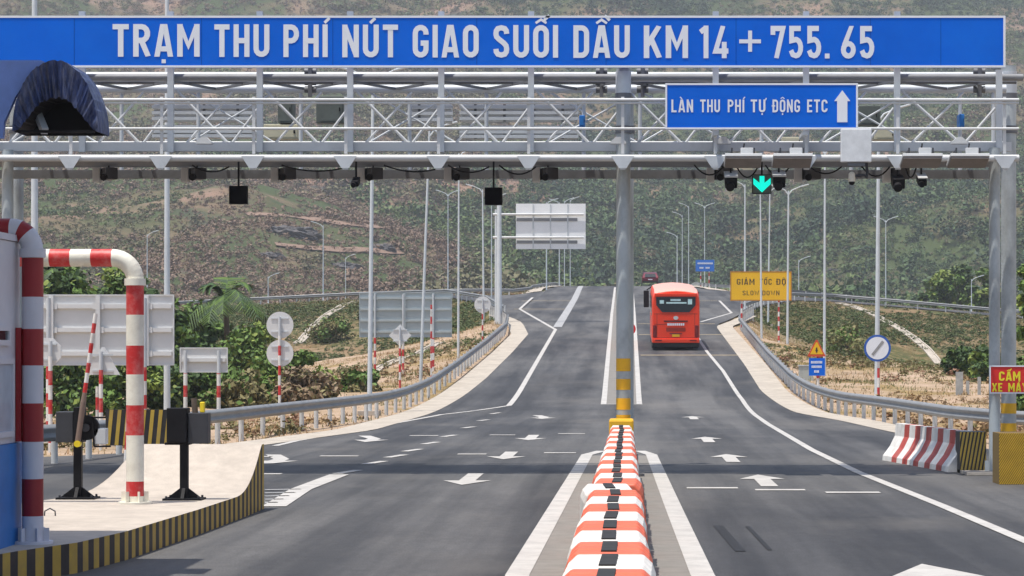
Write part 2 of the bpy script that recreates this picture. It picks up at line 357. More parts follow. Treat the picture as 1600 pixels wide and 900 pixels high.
# ------------------------------------------------------------------ ground sheet
def ground_mat():
    m = bpy.data.materials.new('dry_earth_and_hillside'); m.use_nodes = True
    nt = m.node_tree; n = nt.nodes; L = nt.links; b = n['Principled BSDF']; b.inputs['Roughness'].default_value = 0.95; b.inputs['Specular IOR Level'].default_value = 0.15
    tc = n.new('ShaderNodeTexCoord')
    def noise(sc, det=6, off=0.0, stretch=None):
        mp = n.new('ShaderNodeMapping'); mp.inputs['Location'].default_value = (off, off * 1.7, 0); L.new(tc.outputs['Object'], mp.inputs[0])
        if stretch: mp.inputs['Scale'].default_value = stretch
        z = n.new('ShaderNodeTexNoise'); z.inputs['Scale'].default_value = sc; z.inputs['Detail'].default_value = det; z.inputs['Roughness'].default_value = 0.6
        L.new(mp.outputs[0], z.inputs['Vector']); return z.outputs[0]
    def rng_(v, a, c):
        r = n.new('ShaderNodeMapRange'); r.inputs[1].default_value = a; r.inputs[2].default_value = c; L.new(v, r.inputs[0]); return r.outputs[0]
    def mix(f, a, c):
        x = n.new('ShaderNodeMixRGB'); L.new(f, x.inputs[0])
        for i, q in ((1, a), (2, c)):
            if isinstance(q, tuple): x.inputs[i].default_value = q + (1,)
            else: L.new(q, x.inputs[i])
        return x.outputs[0]
    soil = mix(rng_(noise(0.5, 8), 0.35, 0.65), (0.34, 0.225, 0.145), (0.43, 0.31, 0.215))
    grass = mix(rng_(noise(2.2, 8, 5), 0.35, 0.65), (0.20, 0.14, 0.06), (0.33, 0.235, 0.11))
    c = mix(rng_(noise(0.085, 6, 2), 0.42, 0.58), grass, soil)
    green = mix(rng_(noise(1.3, 6, 9), 0.35, 0.65), (0.06, 0.075, 0.022), (0.12, 0.12, 0.045))
    c = mix(rng_(noise(0.11, 7, 31), 0.50, 0.62), c, green)
    sx0 = n.new('ShaderNodeSeparateXYZ'); L.new(tc.outputs['Object'], sx0.inputs[0])
    soil2 = mix(rng_(noise(0.7, 8, 51), 0.38, 0.62), (0.45, 0.33, 0.24), (0.33, 0.24, 0.15)); soil2 = mix(rng_(noise(0.16, 7, 61), 0.52, 0.60), soil2, grass)
    slope_g = mix(rng_(noise(0.14, 8, 71, (1, 0.6, 1)), 0.38, 0.52), (0.20, 0.13, 0.068), (0.075, 0.082, 0.028)); slope_g = mix(rng_(noise(1.1, 8, 81), 0.45, 0.75), slope_g, c)
    c = mix(rng_(sx0.outputs[1], 172, 200), soil2, slope_g)
    # hillside: reddish earth, dry grass, dark rock, scrub
    hs = mix(rng_(noise(0.06, 8, 3), 0.40, 0.60), (0.215, 0.138, 0.096), (0.135, 0.105, 0.056))
    hs = mix(rng_(noise(0.03, 8, 13), 0.48, 0.60), hs, (0.265, 0.17, 0.125))
    hs = mix(rng_(noise(0.05, 8, 23, (1, 1, 2.0)), 0.55, 0.62), hs, (0.075, 0.07, 0.065))
    hs = mix(rng_(noise(0.018, 8, 43), 0.42, 0.56), hs, (0.058, 0.078, 0.030))
    sx = n.new('ShaderNodeSeparateXYZ'); L.new(tc.outputs['Object'], sx.inputs[0])
    c = mix(rng_(sx.outputs[1], 300, 400), c, hs)
    L.new(c, b.inputs['Base Color'])
    bp = n.new('ShaderNodeBump'); bp.inputs['Strength'].default_value = 0.6; bp.inputs['Distance'].default_value = 0.25
    L.new(noise(3.0, 8, 17), bp.inputs['Height']); L.new(bp.outputs[0], b.inputs['Normal'])
    return m
xs = np.concatenate([-(50 + 2.0 * np.cumsum(1.055 ** np.arange(62)))[::-1], np.arange(-50, 50.01, 0.8), 50 + 2.0 * np.cumsum(1.055 ** np.arange(62))])
ys = np.concatenate([np.arange(-30, 45, 2.5), np.arange(45, 285, 0.9), np.arange(285, 420, 2.5), np.arange(420, 1560, 4.5), 1560 + np.cumsum(8 * 1.1 ** np.arange(22))])
GX, GY = np.meshgrid(xs, ys)
GZ = terrain(GX, GY)
nx, ny = len(xs), len(ys)
idx = np.arange(nx * ny).reshape(ny, nx)
faces = np.stack([idx[:-1, :-1], idx[:-1, 1:], idx[1:, 1:], idx[1:, :-1]], -1).reshape(-1, 4)
struct(np_mesh('ground', np.stack([GX, GY, GZ], -1).reshape(-1, 3), faces, [ground_mat()], smooth=True), 'dry grassy verges rising into a scrubby brown and green mountainside')

# ------------------------------------------------------------------ asphalt
def asphalt_mat(name, base, dust):
    m = bpy.data.materials.new(name); m.use_nodes = True
    nt = m.node_tree; n = nt.nodes; L = nt.links; b = n['Principled BSDF']; b.inputs['Specular IOR Level'].default_value = 0.35
    tc = n.new('ShaderNodeTexCoord')
    def noise(sc, det, st=(1, 1, 1), off=0):
        mp = n.new('ShaderNodeMapping'); mp.inputs['Scale'].default_value = st; mp.inputs['Location'].default_value = (off, off, 0); L.new(tc.outputs['Object'], mp.inputs[0])
        z = n.new('ShaderNodeTexNoise'); z.inputs['Scale'].default_value = sc; z.inputs['Detail'].default_value = det; z.inputs['Roughness'].default_value = 0.6
        L.new(mp.outputs[0], z.inputs['Vector']); return z.outputs[0]
    def ramp(v, p0, p1, c0, c1):
        r = n.new('ShaderNodeValToRGB'); r.color_ramp.elements[0].position = p0; r.color_ramp.elements[1].position = p1
        r.color_ramp.elements[0].color = c0 + (1,); r.color_ramp.elements[1].color = c1 + (1,); L.new(v, r.inputs[0]); return r.outputs[0]
    def mul(a, c, f=1.0):
        x = n.new('ShaderNodeMixRGB'); x.blend_type = 'MULTIPLY'; x.inputs[0].default_value = f; L.new(a, x.inputs[1]); L.new(c, x.inputs[2]); return x.outputs[0]
    c = ramp(noise(0.35, 6), 0.3, 0.7, tuple(k * 0.88 for k in base), tuple(k * 1.12 for k in base))
    c = mul(c, ramp(noise(0.8, 5, (1.0, 0.03, 1), 4), 0.39, 0.61, (0.52, 0.53, 0.56), (1.22, 1.21, 1.19)))     # wheel tracks along the road
    c = mul(c, ramp(noise(55, 3, (1, 1, 1), 9), 0.3, 0.7, (0.5, 0.5, 0.5), (1.5, 1.5, 1.5))); c = mul(c, ramp(noise(9, 4, (1, 0.5, 1), 19), 0.3, 0.7, (0.86, 0.86, 0.86), (1.14, 1.14, 1.14)))              # aggregate
    c = mul(c, ramp(noise(0.16, 5, (1, 0.35, 1), 14), 0.38, 0.58, (0.62, 0.63, 0.66), (1.12, 1.11, 1.09)))    # oil and patches
    d = n.new('ShaderNodeMixRGB'); d.inputs[2].default_value = dust + (1,)
    r = n.new('ShaderNodeMapRange'); r.inputs[1].default_value = 0.52; r.inputs[2].default_value = 0.72; r.inputs[4].default_value = 0.45
    L.new(noise(0.25, 6, (1, 0.4, 1), 21), r.inputs[0]); L.new(r.outputs[0], d.inputs[0]); L.new(c, d.inputs[1]); c = d.outputs[0]
    L.new(c, b.inputs['Base Color'])
    rr = n.new('ShaderNodeMapRange'); rr.inputs[3].default_value = 0.62; rr.inputs[4].default_value = 0.85; L.new(noise(0.5, 4, (1, 0.1, 1), 30), rr.inputs[0]); L.new(rr.outputs[0], b.inputs['Roughness'])
    bp = n.new('ShaderNodeBump'); bp.inputs['Strength'].default_value = 0.3; bp.inputs['Distance'].default_value = 0.01
    L.new(noise(45, 3), bp.inputs['Height']); L.new(bp.outputs[0], b.inputs['Normal'])
    return m
asph = asphalt_mat('asphalt', (0.083, 0.082, 0.082), (0.165, 0.152, 0.135))
def sheet(name, rows, mat, label=None):
    """rows: list of equal-length lists of points"""
    a = np.array([[tuple(p) for p in r] for r in rows], float); R, K, _ = a.shape
    ix = np.arange(R * K).reshape(R, K)
    f = np.stack([ix[:-1, :-1], ix[:-1, 1:], ix[1:, 1:], ix[1:, :-1]], -1).reshape(-1, 4)
    o = np_mesh(name, a.reshape(-1, 3), f, [mat], smooth=True)
    return struct(o, label)
rows = []
for Y in np.concatenate([np.arange(-20, 78, 2.0), np.arange(78, 335, 1.0)]):
    l, r = float(XL(Y)), float(XR(Y)); rows.append([(l + (r - l) * t, Y, rz(Y)) for t in np.linspace(0, 1, 9)])
sheet('road', rows, asph, 'dark grey asphalt carriageway climbing to a crest')
for nm, N, Fr, lab, rev in (('side_road', LN, LF, 'asphalt slip road leaving to the left below the crest', 1), ('side_road', RN, RF, 'asphalt slip road leaving to the right below the crest', 0)):
    X0, X1 = (N[0][0], N[-1][0]); rows = []
    for X in np.linspace(X0, X1, 90) if not rev else np.linspace(X1, X0, 90):
        yn, zn = lerp_edge(N, X); yf, zf = lerp_edge(Fr, X)
        rows.append([(X, yn + (yf - yn) * t, zn + (zf - zn) * t + 0.004) for t in (1.0, 0.66, 0.33, 0.0)])
    sheet(nm, rows, asph, lab)
# cream concrete aprons between asphalt and guardrail
def strip(name, pts, off0, off1, mat, lift, label=None, zfun=None):
    """ribbon along pts shifted sideways by off0..off1 (metres to the left of travel)"""
    pts = [Vector(p) for p in pts]; rows = []
    fine = []
    for a, b in zip(pts, pts[1:]):
        k = max(1, int((b - a).length / 1.5)); fine += [a.lerp(b, i / k) for i in range(k)]
    fine.append(pts[-1])
    for i, p in enumerate(fine):
        t = fine[min(i + 1, len(fine) - 1)] - fine[max(i - 1, 0)]; t.z = 0; t.normalize(); nrm = Vector((-t.y, t.x, 0))
        r = []
        for o in (off0, (off0 + off1) / 2, off1):
            q = p + nrm * o; q.z = (zfun(q.x, q.y) if zfun else p.z) + lift; r.append(tuple(q))
        rows.append(r)
    return sheet(name, rows, mat, label)
rdz = lambda x, y: rz(y)
lpts = [(float(XL(Y)), Y, 0) for Y in np.arange(55, 174, 2.0)] + [(-8.2, 179.6, 0), (-9.3, 186, 0)]
strip('kerb_apron', lpts, -0.02, 1.0, apron_mat, 0.010, 'cream concrete apron along the left road edge', rdz)
rpts = [(float(XR(Y)), Y, 0) for Y in np.arange(60, 168, 2.0)] + [(6.9, 174, 0), (8.2, 184, 0)]
strip('kerb_apron', rpts, -1.0, 0.02, apron_mat, 0.010, 'cream concrete apron along the right road edge', rdz)
strip('kerb_apron', [(-7.4, 283, 0), (-7.6, 276, 0), (-8.9, 262.5, 0), (-11.7, 256.5, 0), (-17, 253, 0)], -1.6, -0.1, apron_mat, 0.03, 'cream concrete kerb apron at the crest on the left', lambda x, y: tz(x, y) + 0.1)
strip('kerb_apron', [(6.6, 283, 0), (6.6, 273, 0), (7.9, 263, 0), (10.1, 259, 0), (16, 256, 0)], 0.1, 1.6, apron_mat, 0.03, 'cream concrete kerb apron at the crest on the right', lambda x, y: tz(x, y) + 0.1)
# paving under the median barriers and behind the gantry pole
pav = pbr('median_paving', (0.20, 0.185, 0.165), 0.9, 0, 0.15, 4.0, bump=0.3, bscale=30)
pl_, pr_e = (lambda y: -1.02 + (y - 23.3) * 0.0071), (lambda y: 0.67 - (y - 23.3) * 0.0086)
sheet('median_paving', [[(pl_(y), y, 0.004), (-0.15, y, 0.004), (pr_e(y), y, 0.004)] for y in np.arange(8, 51, 2.0)], pav, 'brownish grey paving under the median barriers')
mp_ = [(G(943, 632), G(999, 632)), (G(946, 600), G(997, 600)), (G(951, 540), G(994, 540)), (G(956, 490), G(991, 490)), (G(961, 452), G(988, 452))]
rows = []
for (a, b), (c, d) in zip(mp_, mp_[1:]):
    for i in range(20):
        l = a.lerp(c, i / 20); r = b.lerp(d, i / 20); rows.append([(l.x, l.y, rz(l.y) + 0.004), ((l.x + r.x) / 2, l.y, rz(l.y) + 0.004), (r.x, l.y, rz(l.y) + 0.004)])
sheet('median_paving', rows, pav, 'grey paving between the two median lines behind the pole')

# ------------------------------------------------------------------ painted markings (each a sheet on the road)
def gpts(pix): return [G(*p) for p in pix]
def line(pix, w, mat=line_mat, lift=0.009, name='lane_line', label=None):
    return strip(name, gpts(pix), -w / 2, w / 2, mat, lift, label, rdz)
line([(430, 697), (464, 689), (583, 668), (690, 648), (795, 634)], 0.16, label='white edge line curving into the left slip lane')
line([(795, 634), (868, 515)], 0.20, label='white line along the left lane up to the junction', lift=0.010)
line([(868, 515), (812, 483), (832, 465)], 0.22, label='white triangle line at the left junction mouth')
line([(871, 511), (884, 490), (898, 467), (911, 447)], 0.55, line_worn, label='wide worn rumble line up to the crest on the left')
line([(808, 915), (808, 900), (860, 810), (917, 711), (940, 705)], 0.22, label='white line left of the median barriers')
line([(1110, 915), (1098, 900), (1055, 800), (1018, 711), (1000, 705)], 0.22, label='white line right of the median barriers')
line([(943, 632), (951, 545), (956, 490), (961, 449)], 0.2, label='white median line on the left of the gantry pole')
line([(999, 632), (994, 545), (991, 490), (988, 449)], 0.2, label='white median line on the right of the gantry pole')
line([(939, 632), (1004, 632)], 0.3, label='white cross line closing the median', lift=0.013)
line([(1640, 862), (1600, 845), (1470, 790), (1340, 738), (1268, 703), (1200, 663), (1160, 625), (1130, 580), (1105, 550), (1093, 532), (1080, 505), (1076, 470), (1068, 449)], 0.16, label='long white edge line sweeping along the right lane')
line([(1095, 503), (1143, 489), (1124, 470)], 0.2, label='white triangle line at the right junction mouth')
for (y, x0, x1) in ((506, 997, 1117), (523, 998, 1133), (555, 1001, 1152), (483, 803, 884), (470, 815, 895), (470, 1092, 1120)):
    line([(x0, y), (x1, y)], 0.45, line_yellow, 0.008, 'rumble_strip', 'cream rumble strip across the lane')
for x, y in ((781, 645), (763, 656), (741, 667), (712, 680), (684, 691), (657, 702), (632, 711), (600, 721), (560, 735)):
    p = G(x, y); q = p + Vector((-0.22, -1.3, 0))
    strip('dash_mark', [p, q], -0.09, 0.09, line_mat, 0.009, 'short white dash of the line between the left lanes', rdz)
line([(530, 742), (470, 765), (428, 792)], 0.32, label='wide white line leading to the toll island nose')
for k in range(5): line([(414, 766 + 5 * k), (470 - 9 * k, 765 + 5.2 * k)], 0.18, line_worn, name='hatch_mark', label='white hatching bar beside the island nose')
for x0, x1, y in ((500, 560, 713), (640, 685, 681), (765, 805, 680), (715, 760, 710), (872, 914, 678), (850, 900, 708), (400, 425, 714), (402, 440, 741), (1073, 1153, 763), (1180, 1258, 766), (1290, 1375, 770)):
    line([(x0, y), (x1, y)], 0.34, line_mat, name='tick_mark', label='white bar painted across the lane')
def arrow(px, py, L, w, hw, hl, dirn, flip=0, lab=None):
    p = G(px, py); m = MB()
    pts = [(-w / 2, -L / 2), (w / 2, -L / 2), (w / 2, L / 2 - hl), (hw / 2, L / 2 - hl), (0, L / 2), (-hw / 2, L / 2 - hl), (-w / 2, L / 2 - hl)]
    if flip:   # bent tail
        pts = [(-w / 2 + flip * 0.5, -L / 2), (w / 2 + flip * 0.5, -L / 2), (w / 2, 0), (w / 2, L / 2 - hl), (hw / 2, L / 2 - hl), (0, L / 2), (-hw / 2, L / 2 - hl), (-w / 2, L / 2 - hl), (-w / 2, 0)]
    vs = [(p.x + a * dirn, p.y + b * dirn, rz(p.y + b * dirn) + 0.009) for a, b in pts]
    m.add(vs, [tuple(range(len(vs)))], line_mat)
    o = m.build('lane_arrow'); return struct(o, lab)
for x, y in ((830, 684), (793, 712), (733, 749)): arrow(x, y, 3.6, 0.26, 0.75, 1.3, -1, lab='white arrow painted on the left lane')
for x, y, f in ((850, 652, 0.6), (585, 686, 0.9), (440, 718, 0.9)): arrow(x, y, 4.2, 0.3, 0.8, 1.4, -1, f, lab='bent white arrow painted on the left lanes')
for x, y in ((1083, 653), (1105, 687), (1140, 716), (1193, 751)): arrow(x, y, 3.6, 0.26, 0.72, 1.4, 1, lab='white arrow painted on the right lane')
arrow(1481, 912, 4.0, 0.3, 0.85, 1.35, 1, lab='white arrow tip at the bottom edge')
line([(1122, 822), (1157, 862)], 0.11, skid_mat, 0.007, 'skid_mark', 'black tyre mark on the right lane')
line([(1168, 823), (1203, 860)], 0.05, skid_mat, 0.007, 'skid_mark', 'faint thin tyre mark on the right lane')

# ------------------------------------------------------------------ lettering (stroke letters as on road signs)
def arc(cx, cy, rx, ry, a0, a1, n=7):
    return [(cx + rx * math.cos(math.radians(a0 + (a1 - a0) * i / n)), cy + ry * math.sin(math.radians(a0 + (a1 - a0) * i / n))) for i in range(n + 1)]
a_, b_ = 0.08, 0.42; r_ = 0.17
S_ = [(.42, .73), (.41, .82), (.36, .89), (.25, .92), (.14, .89), (.09, .82), (.08, .73), (.10, .64), (.17, .57), (.25, .51), (.33, .45), (.40, .37), (.42, .27), (.41, .18), (.36, .11), (.25, .08), (.14, .11), (.09, .18), (.08, .27)]
C_ = [(b_, .70), (b_, .75)] + arc(.25, .75, r_, r_, 0, 180) + arc(.25, .25, r_, r_, 180, 360) + [(b_, .30)]
GL = {
 'A': (.54, [[(.07, -.05), (.245, 1.05)], [(.295, 1.05), (.47, -.05)], [(.15, .24), (.39, .24)]]),
 'C': (.5, [C_]), 'G': (.5, [C_ + [(b_, .44), (.25, .44)]]),
 'D': (.5, [[(a_, .08)] + [(.25, .08)] + arc(.25, .25, r_, r_, 270, 360) + arc(.25, .75, r_, r_, 0, 90) + [(a_, .92)], [(a_, 0), (a_, 1)]]),
 'E': (.44, [[(a_, 0), (a_, 1)], [(a_, .92), (.42, .92)], [(a_, .5), (.38, .5)], [(a_, .08), (.42, .08)]]),
 'H': (.5, [[(a_, 0), (a_, 1)], [(b_, 0), (b_, 1)], [(a_, .5), (b_, .5)]]),
 'I': (.16, [[(a_, 0), (a_, 1)]]),
 'K': (.52, [[(a_, 0), (a_, 1)], [(.45, 1), (.10, .40)], [(.22, .58), (.46, 0)]]),
 'L': (.44, [[(a_, 1), (a_, .08), (.42, .08)]]),
 'M': (.66, [[(a_, 0), (a_, 1)], [(.58, 0), (.58, 1)], [(.07, 1.06), (.33, .34), (.59, 1.06)]]),
 'N': (.52, [[(a_, 0), (a_, 1)], [(.44, 0), (.44, 1)], [(.07, 1.06), (.45, -.06)]]),
 'O': (.5, [arc(.25, .75, r_, r_, 0, 180) + arc(.25, .25, r_, r_, 180, 360) + [(b_, .75)]]),
 'P': (.5, [[(a_, 0), (a_, 1)], [(a_, .92), (.25, .92)] + arc(.25, .71, r_, .21, 90, -90) + [(a_, .50)]]),
 'R': (.5, [[(a_, 0), (a_, 1)], [(a_, .92), (.25, .92)] + arc(.25, .71, r_, .21, 90, -90) + [(a_, .50)], [(.24, .50), (.44, 0)]]),
 'S': (.5, [S_]),
 'T': (.48, [[(0, .92), (.48, .92)], [(.24, 0), (.24, 1)]]),
 'U': (.5, [[(a_, 1), (a_, .25)] + arc(.25, .25, r_, r_, 180, 360) + [(b_, 1)]]),
 'W': (.7, [[(.06, 1), (.2, .05), (.35, .8), (.5, .05), (.64, 1)]]),
 'X': (.52, [[(.07, 0), (.45, 1)], [(.45, 0), (.07, 1)]]),
 'Y': (.52, [[(.06, 1), (.26, .45), (.46, 1)], [(.26, .5), (.26, 0)]]),
 '1': (.34, [[(.05, .80), (.24, .94)], [(.24, 0), (.24, 1)]]),
 '4': (.54, [[(.34, 1), (.09, .22), (.52, .22)], [(.38, .5), (.38, 0)]]),
 '5': (.5, [[(.42, .92), (.10, .92), (.10, .55), (.25, .58)] + arc(.25, .33, r_, .25, 80, -90) + [(.14, .12), (.08, .25)]]),
 '6': (.5, [[(.36, 1.05), (.13, .45), (.09, .30)], arc(.25, .27, r_, .19, 0, 360, 16)]),
 '7': (.48, [[(.06, .72), (.06, .92), (.41, .92), (.18, 0)]]),
 '.': (.16, [[(a_, 0), (a_, .15)]]),
 '+': (.7, [[(0.02, .52), (.68, .52)], [(.35, .2), (.35, .85)]]),
}
BASE = {'Ạ': 'A.', 'Í': 'I/', 'Ú': 'U/', 'Ố': 'O^/', 'Ồ': 'O^`', 'Ầ': 'A^`', 'Ấ': 'A^/', 'À': 'A`', 'Ự': 'Uh.', 'Đ': 'D-', 'Ộ': 'O^.', 'Ả': 'A?', 'Á': 'A/'}
def glyph(ch):
    mods = ''; b = ch
    if ch in BASE: b, mods = BASE[ch][0], BASE[ch][1:]
    w, st = GL[b]; st = [(s, 0.16 if b != 'A' else 0.155) for s in st]; nb = len(st); c = w / 2; top = 1.0
    if '^' in mods: st.append(([(c - .17, 1.06), (c, 1.17), (c + .17, 1.06)], 0.075)); 
    up = 0.10 if '^' in mods else 0.0; sx = 0.12 if '^' in mods else 0.0
    if '/' in mods: st.append(([(c + sx - .02, 1.05 + up), (c + sx + .14, 1.20 + up)], 0.09))
    if '`' in mods: st.append(([(c + (.26 if up else .02), 1.05 + up), (c + (.10 if up else -.14), 1.20 + up)], 0.09))
    if '.' in mods: st.append(([(c, -.20), (c, -.08)], 0.12))
    if '-' in mods: st.append(([(-.07, .5), (.24, .5)], 0.11))
    if 'h' in mods: st.append(([(b_, .94), (.52, .98), (.56, 1.12)], 0.09))
    if '?' in mods: st.append(([(c - .07, 1.18), (c + .04, 1.22), (c + .07, 1.15), (c, 1.10), (c, 1.05)], 0.06))
    return w, st, nb
def ribbon(pts, w):
    P = [Vector((p[0], p[1])) for p in pts]; P = [P[0]] + [b for a, b in zip(P, P[1:]) if (b - a).length > 1e-3]; closed = (P[0] - P[-1]).length < 1e-4; L_, R_ = [], []; n = len(P)
    for i, p in enumerate(P):
        pr = P[i - 1] if i > 0 else (P[-2] if closed else None); nx_ = P[i + 1] if i < n - 1 else (P[1] if closed else None)
        d1 = (p - pr).normalized() if pr is not None else None; d2 = (nx_ - p).normalized() if nx_ is not None else None
        d1 = d1 or d2; d2 = d2 or d1
        n1 = Vector((-d1.y, d1.x)); n2 = Vector((-d2.y, d2.x)); mt = (n1 + n2)
        mt = n1 if mt.length < 0.2 else mt.normalized(); k = (w / 2) / max(0.6, mt.dot(n1))
        L_.append(p + mt * k); R_.append(p - mt * k)
    return L_, R_
def letters(mb, text, x0, x1, zb, h, y, mat, gap=0.13, wt=1.0, space=0.35):
    """text between x0..x1 (metres), baseline zb, cap height h, on the plane y facing the camera"""
    adv = []; tot = 0
    for ch in text:
        w = space if ch == ' ' else glyph(ch)[0]; adv.append(w); tot += w + gap
    tot -= gap; kx = (x1 - x0) / tot; x = x0; j = 0
    for ch, w in zip(text, adv):
        if ch != ' ':
            _, sts, nb = glyph(ch)
            for si, (st, sw) in enumerate(sts):
                L_, R_ = ribbon([(p[0], p[1]) for p in st], sw * wt)
                if si < nb: L_ = [Vector((q.x, min(1, max(0, q.y)))) for q in L_]; R_ = [Vector((q.x, min(1, max(0, q.y)))) for q in R_]
                off = 0.0005 * (j % 6); j += 1
                n = len(L_)
                vs = [(x + q.x * kx, y - 0.006 - off, zb + q.y * h) for q in L_] + [(x + q.x * kx, y - 0.006 - off, zb + q.y * h) for q in R_]
                mb.add(vs, [(i, n + i, n + i + 1, i + 1) for i in range(n - 1)], mat)
        x += (w + gap) * kx
def frame_flat(mb, x0, x1, z0, z1, w, y, mat):
    d = 0.02
    mb.bbox((x0, y - 0.008, z1 - w), (x1, y + d, z1), mat); mb.bbox((x0, y - 0.008, z0), (x1, y + d, z0 + w), mat)
    mb.bbox((x0, y - 0.008, z0 + w), (x0 + w, y + d, z1 - w), mat); mb.bbox((x1 - w, y - 0.008, z0 + w), (x1, y + d, z1 - w), mat)

# ------------------------------------------------------------------ toll gantry
ZF, ZS, ZB = 41.9, 42.7, 44.7
def gx(px, Z): return (px - PX) * Z / F
def gz(py, Z): return CH - (py - PY) * Z / F
gan = thing('toll_gantry', 'long galvanised steel lattice gantry spanning the road over the toll lanes', 'gantry', (0, ZS, 0))
XA, XB = gx(-90, ZF), gx(1592, ZF)
def pole(px, Z, r, top, base=0.0, bands=(), name='pole', sleeve=True):
    m = MB(); x = gx(px, Z); zt = gz(top, Z); zs = sorted({base, zt} | {b for q in bands for b in q}); 
    for a, b in zip(zs, zs[1:]):
        y_ = any(abs(a - q[0]) < 1e-6 for q in bands); m.tube((x, Z, a), (x, Z, b), r + (0.003 if y_ else 0), r + (0.003 if y_ else 0), yellow_paint if y_ else galv_pole, 20, caps=False)
    m.tube((x, Z, zt - 0.005), (x, Z, zt + 0.01), r, r, galv_pole, 20)
    m.tube((x, Z, base), (x, Z, base + 0.03), r * 1.9, r * 1.9, galv_pole, 16)
    for a in range(4): m.box((x + math.cos(a * 1.57) * r * 1.35, Z + math.sin(a * 1.57) * r * 1.35, base + 0.12), (0.02 if a % 2 else r * 0.7, r * 0.7 if a % 2 else 0.02, 0.2), galv_pole)
    if sleeve:
        for py in (152, 203): m.tube((x, Z, gz(py + 6, Z)), (x, Z, gz(py - 6, Z)), r + 0.02, r + 0.02, galv_dark, 20)
        m.tube((x, Z, gz(150, Z)), (x, Z, gz(112, Z)), r + 0.012, r + 0.012, galv, 20)
    return m.build(name, gan)
def pyz(ylist, Z): return [(gz(b, Z), gz(a, Z)) for a, b in ylist]
pole(974, 42.6, 0.118, 108, bands=pyz([(560, 580), (592, 609), (622, 640), (648, 662)], 42.6))
pole(980, 45.4, 0.115, 128)
pole(1554, 42.6, 0.095, 232, sleeve=False)
pole(1576, 45.4, 0.135, 104, bands=pyz([(630, 646), (661, 674)], 45.4))
pole(12, 42.6, 0.095, 235, sleeve=False); pole(26, 45.4, 0.12, 112)
m = MB(); zc = gz(247, ZF); m.tube((XA, ZF, zc), (XB, ZF, zc), 0.056, 0.056, galv_white, 14)
GUS = [-32, 110, 252, 396, 540, 685, 826, 973, 1118, 1260, 1403, 1570]
m.build('lower_chord', gan)
for px in GUS:     # V shaped hangers under the chord
    q = MB(); x = gx(px, ZF)
    q.prism([(x - 0.19, zc + 0.03), (x + 0.19, zc + 0.03), (x + 0.06, zc - 0.17), (x - 0.06, zc - 0.17)], 'y', ZF - 0.06, ZF - 0.072, galv)
    q.box((x, ZF - 0.02, zc - 0.12), (0.09, 0.08, 0.14), galv); q.build('hanger_plate', gan)
m = MB(); z0, z1 = gz(236, ZS), gz(222, ZS)
m.bbox((XA, ZS, z0), (XB, ZS + 0.01, z1), galv_white); m.bbox((XA, ZS + 0.01, z1 - 0.012), (XB, ZS + 0.12, z1), galv_white); m.bbox((XA, ZS + 0.01, z0), (XB, ZS + 0.12, z0 + 0.012), galv_white)
m.build('deck_channel', gan)
m = MB()
for k in range(24):  # grating depth and bar width shaped to cast the shadow band below
    y_ = ZF + 0.09 + (ZB - ZF - 0.25) * k / 23; m.bbox((XA, y_ - 0.044, gz(243, ZF)), (XB, y_ + 0.044, gz(243, ZF) + 0.006), galv_dark)
m.build('walkway_deck', gan)
for py, hh in ((156, 0.035), (154 + 7, 0.02), (201, 0.028)):
    m = MB(); m.tube((XA, ZF, gz(py, ZF)), (XB, ZF, gz(py, ZF)), hh * 0.8, hh * 0.8, galv_white, 10); m.build('handrail', gan)
for px in GUS:
    m = MB(); m.bar((gx(px, ZF), ZF + 0.035, gz(240, ZF)), (gx(px, ZF), ZF + 0.035, gz(151, ZF)), 0.05, 0.03, galv_white); m.build('handrail_post', gan)
POSTS = [-10, 130, 268, 407, 548, 690, 830, 1118, 1259, 1401, 1560]
for px in POSTS:
    m = MB(); top = 19 if px not in (-10, 1560) else 110
    m.bar((gx(px, ZS), ZS - 0.07, gz(238, ZS)), (gx(px, ZS), ZS - 0.07, gz(top, ZS)), 0.1, 0.09, galv)
    m.build('sign_post', gan)
for py, Z, r, mt in ((121, ZS + 0.06, 0.058, rail_steel), (139, ZB, 0.075, galv), (117, ZB + 0.4, 0.05, galv), (128, ZB - 1.2, 0.035, galv_dark), (226, ZB, 0.06, galv_white)):
    m = MB(); m.tube((XA, Z, gz(py, Z)), (XB + 0.2, Z, gz(py, Z)), r, r, mt, 14); m.build('top_chord' if py < 200 else 'rear_chord', gan)
m = MB(); m.bbox((XA, ZB - 0.06, gz(279, ZB)), (XB, ZB + 0.06, gz(266, ZB)), galv_dark); m.build('equipment_beam', gan)
m = MB(); m.bbox((XA, ZB - 0.9, gz(258, ZB)), (XB, ZB - 0.85, gz(253, ZB)), galv_dark); m.build('equipment_beam', gan)
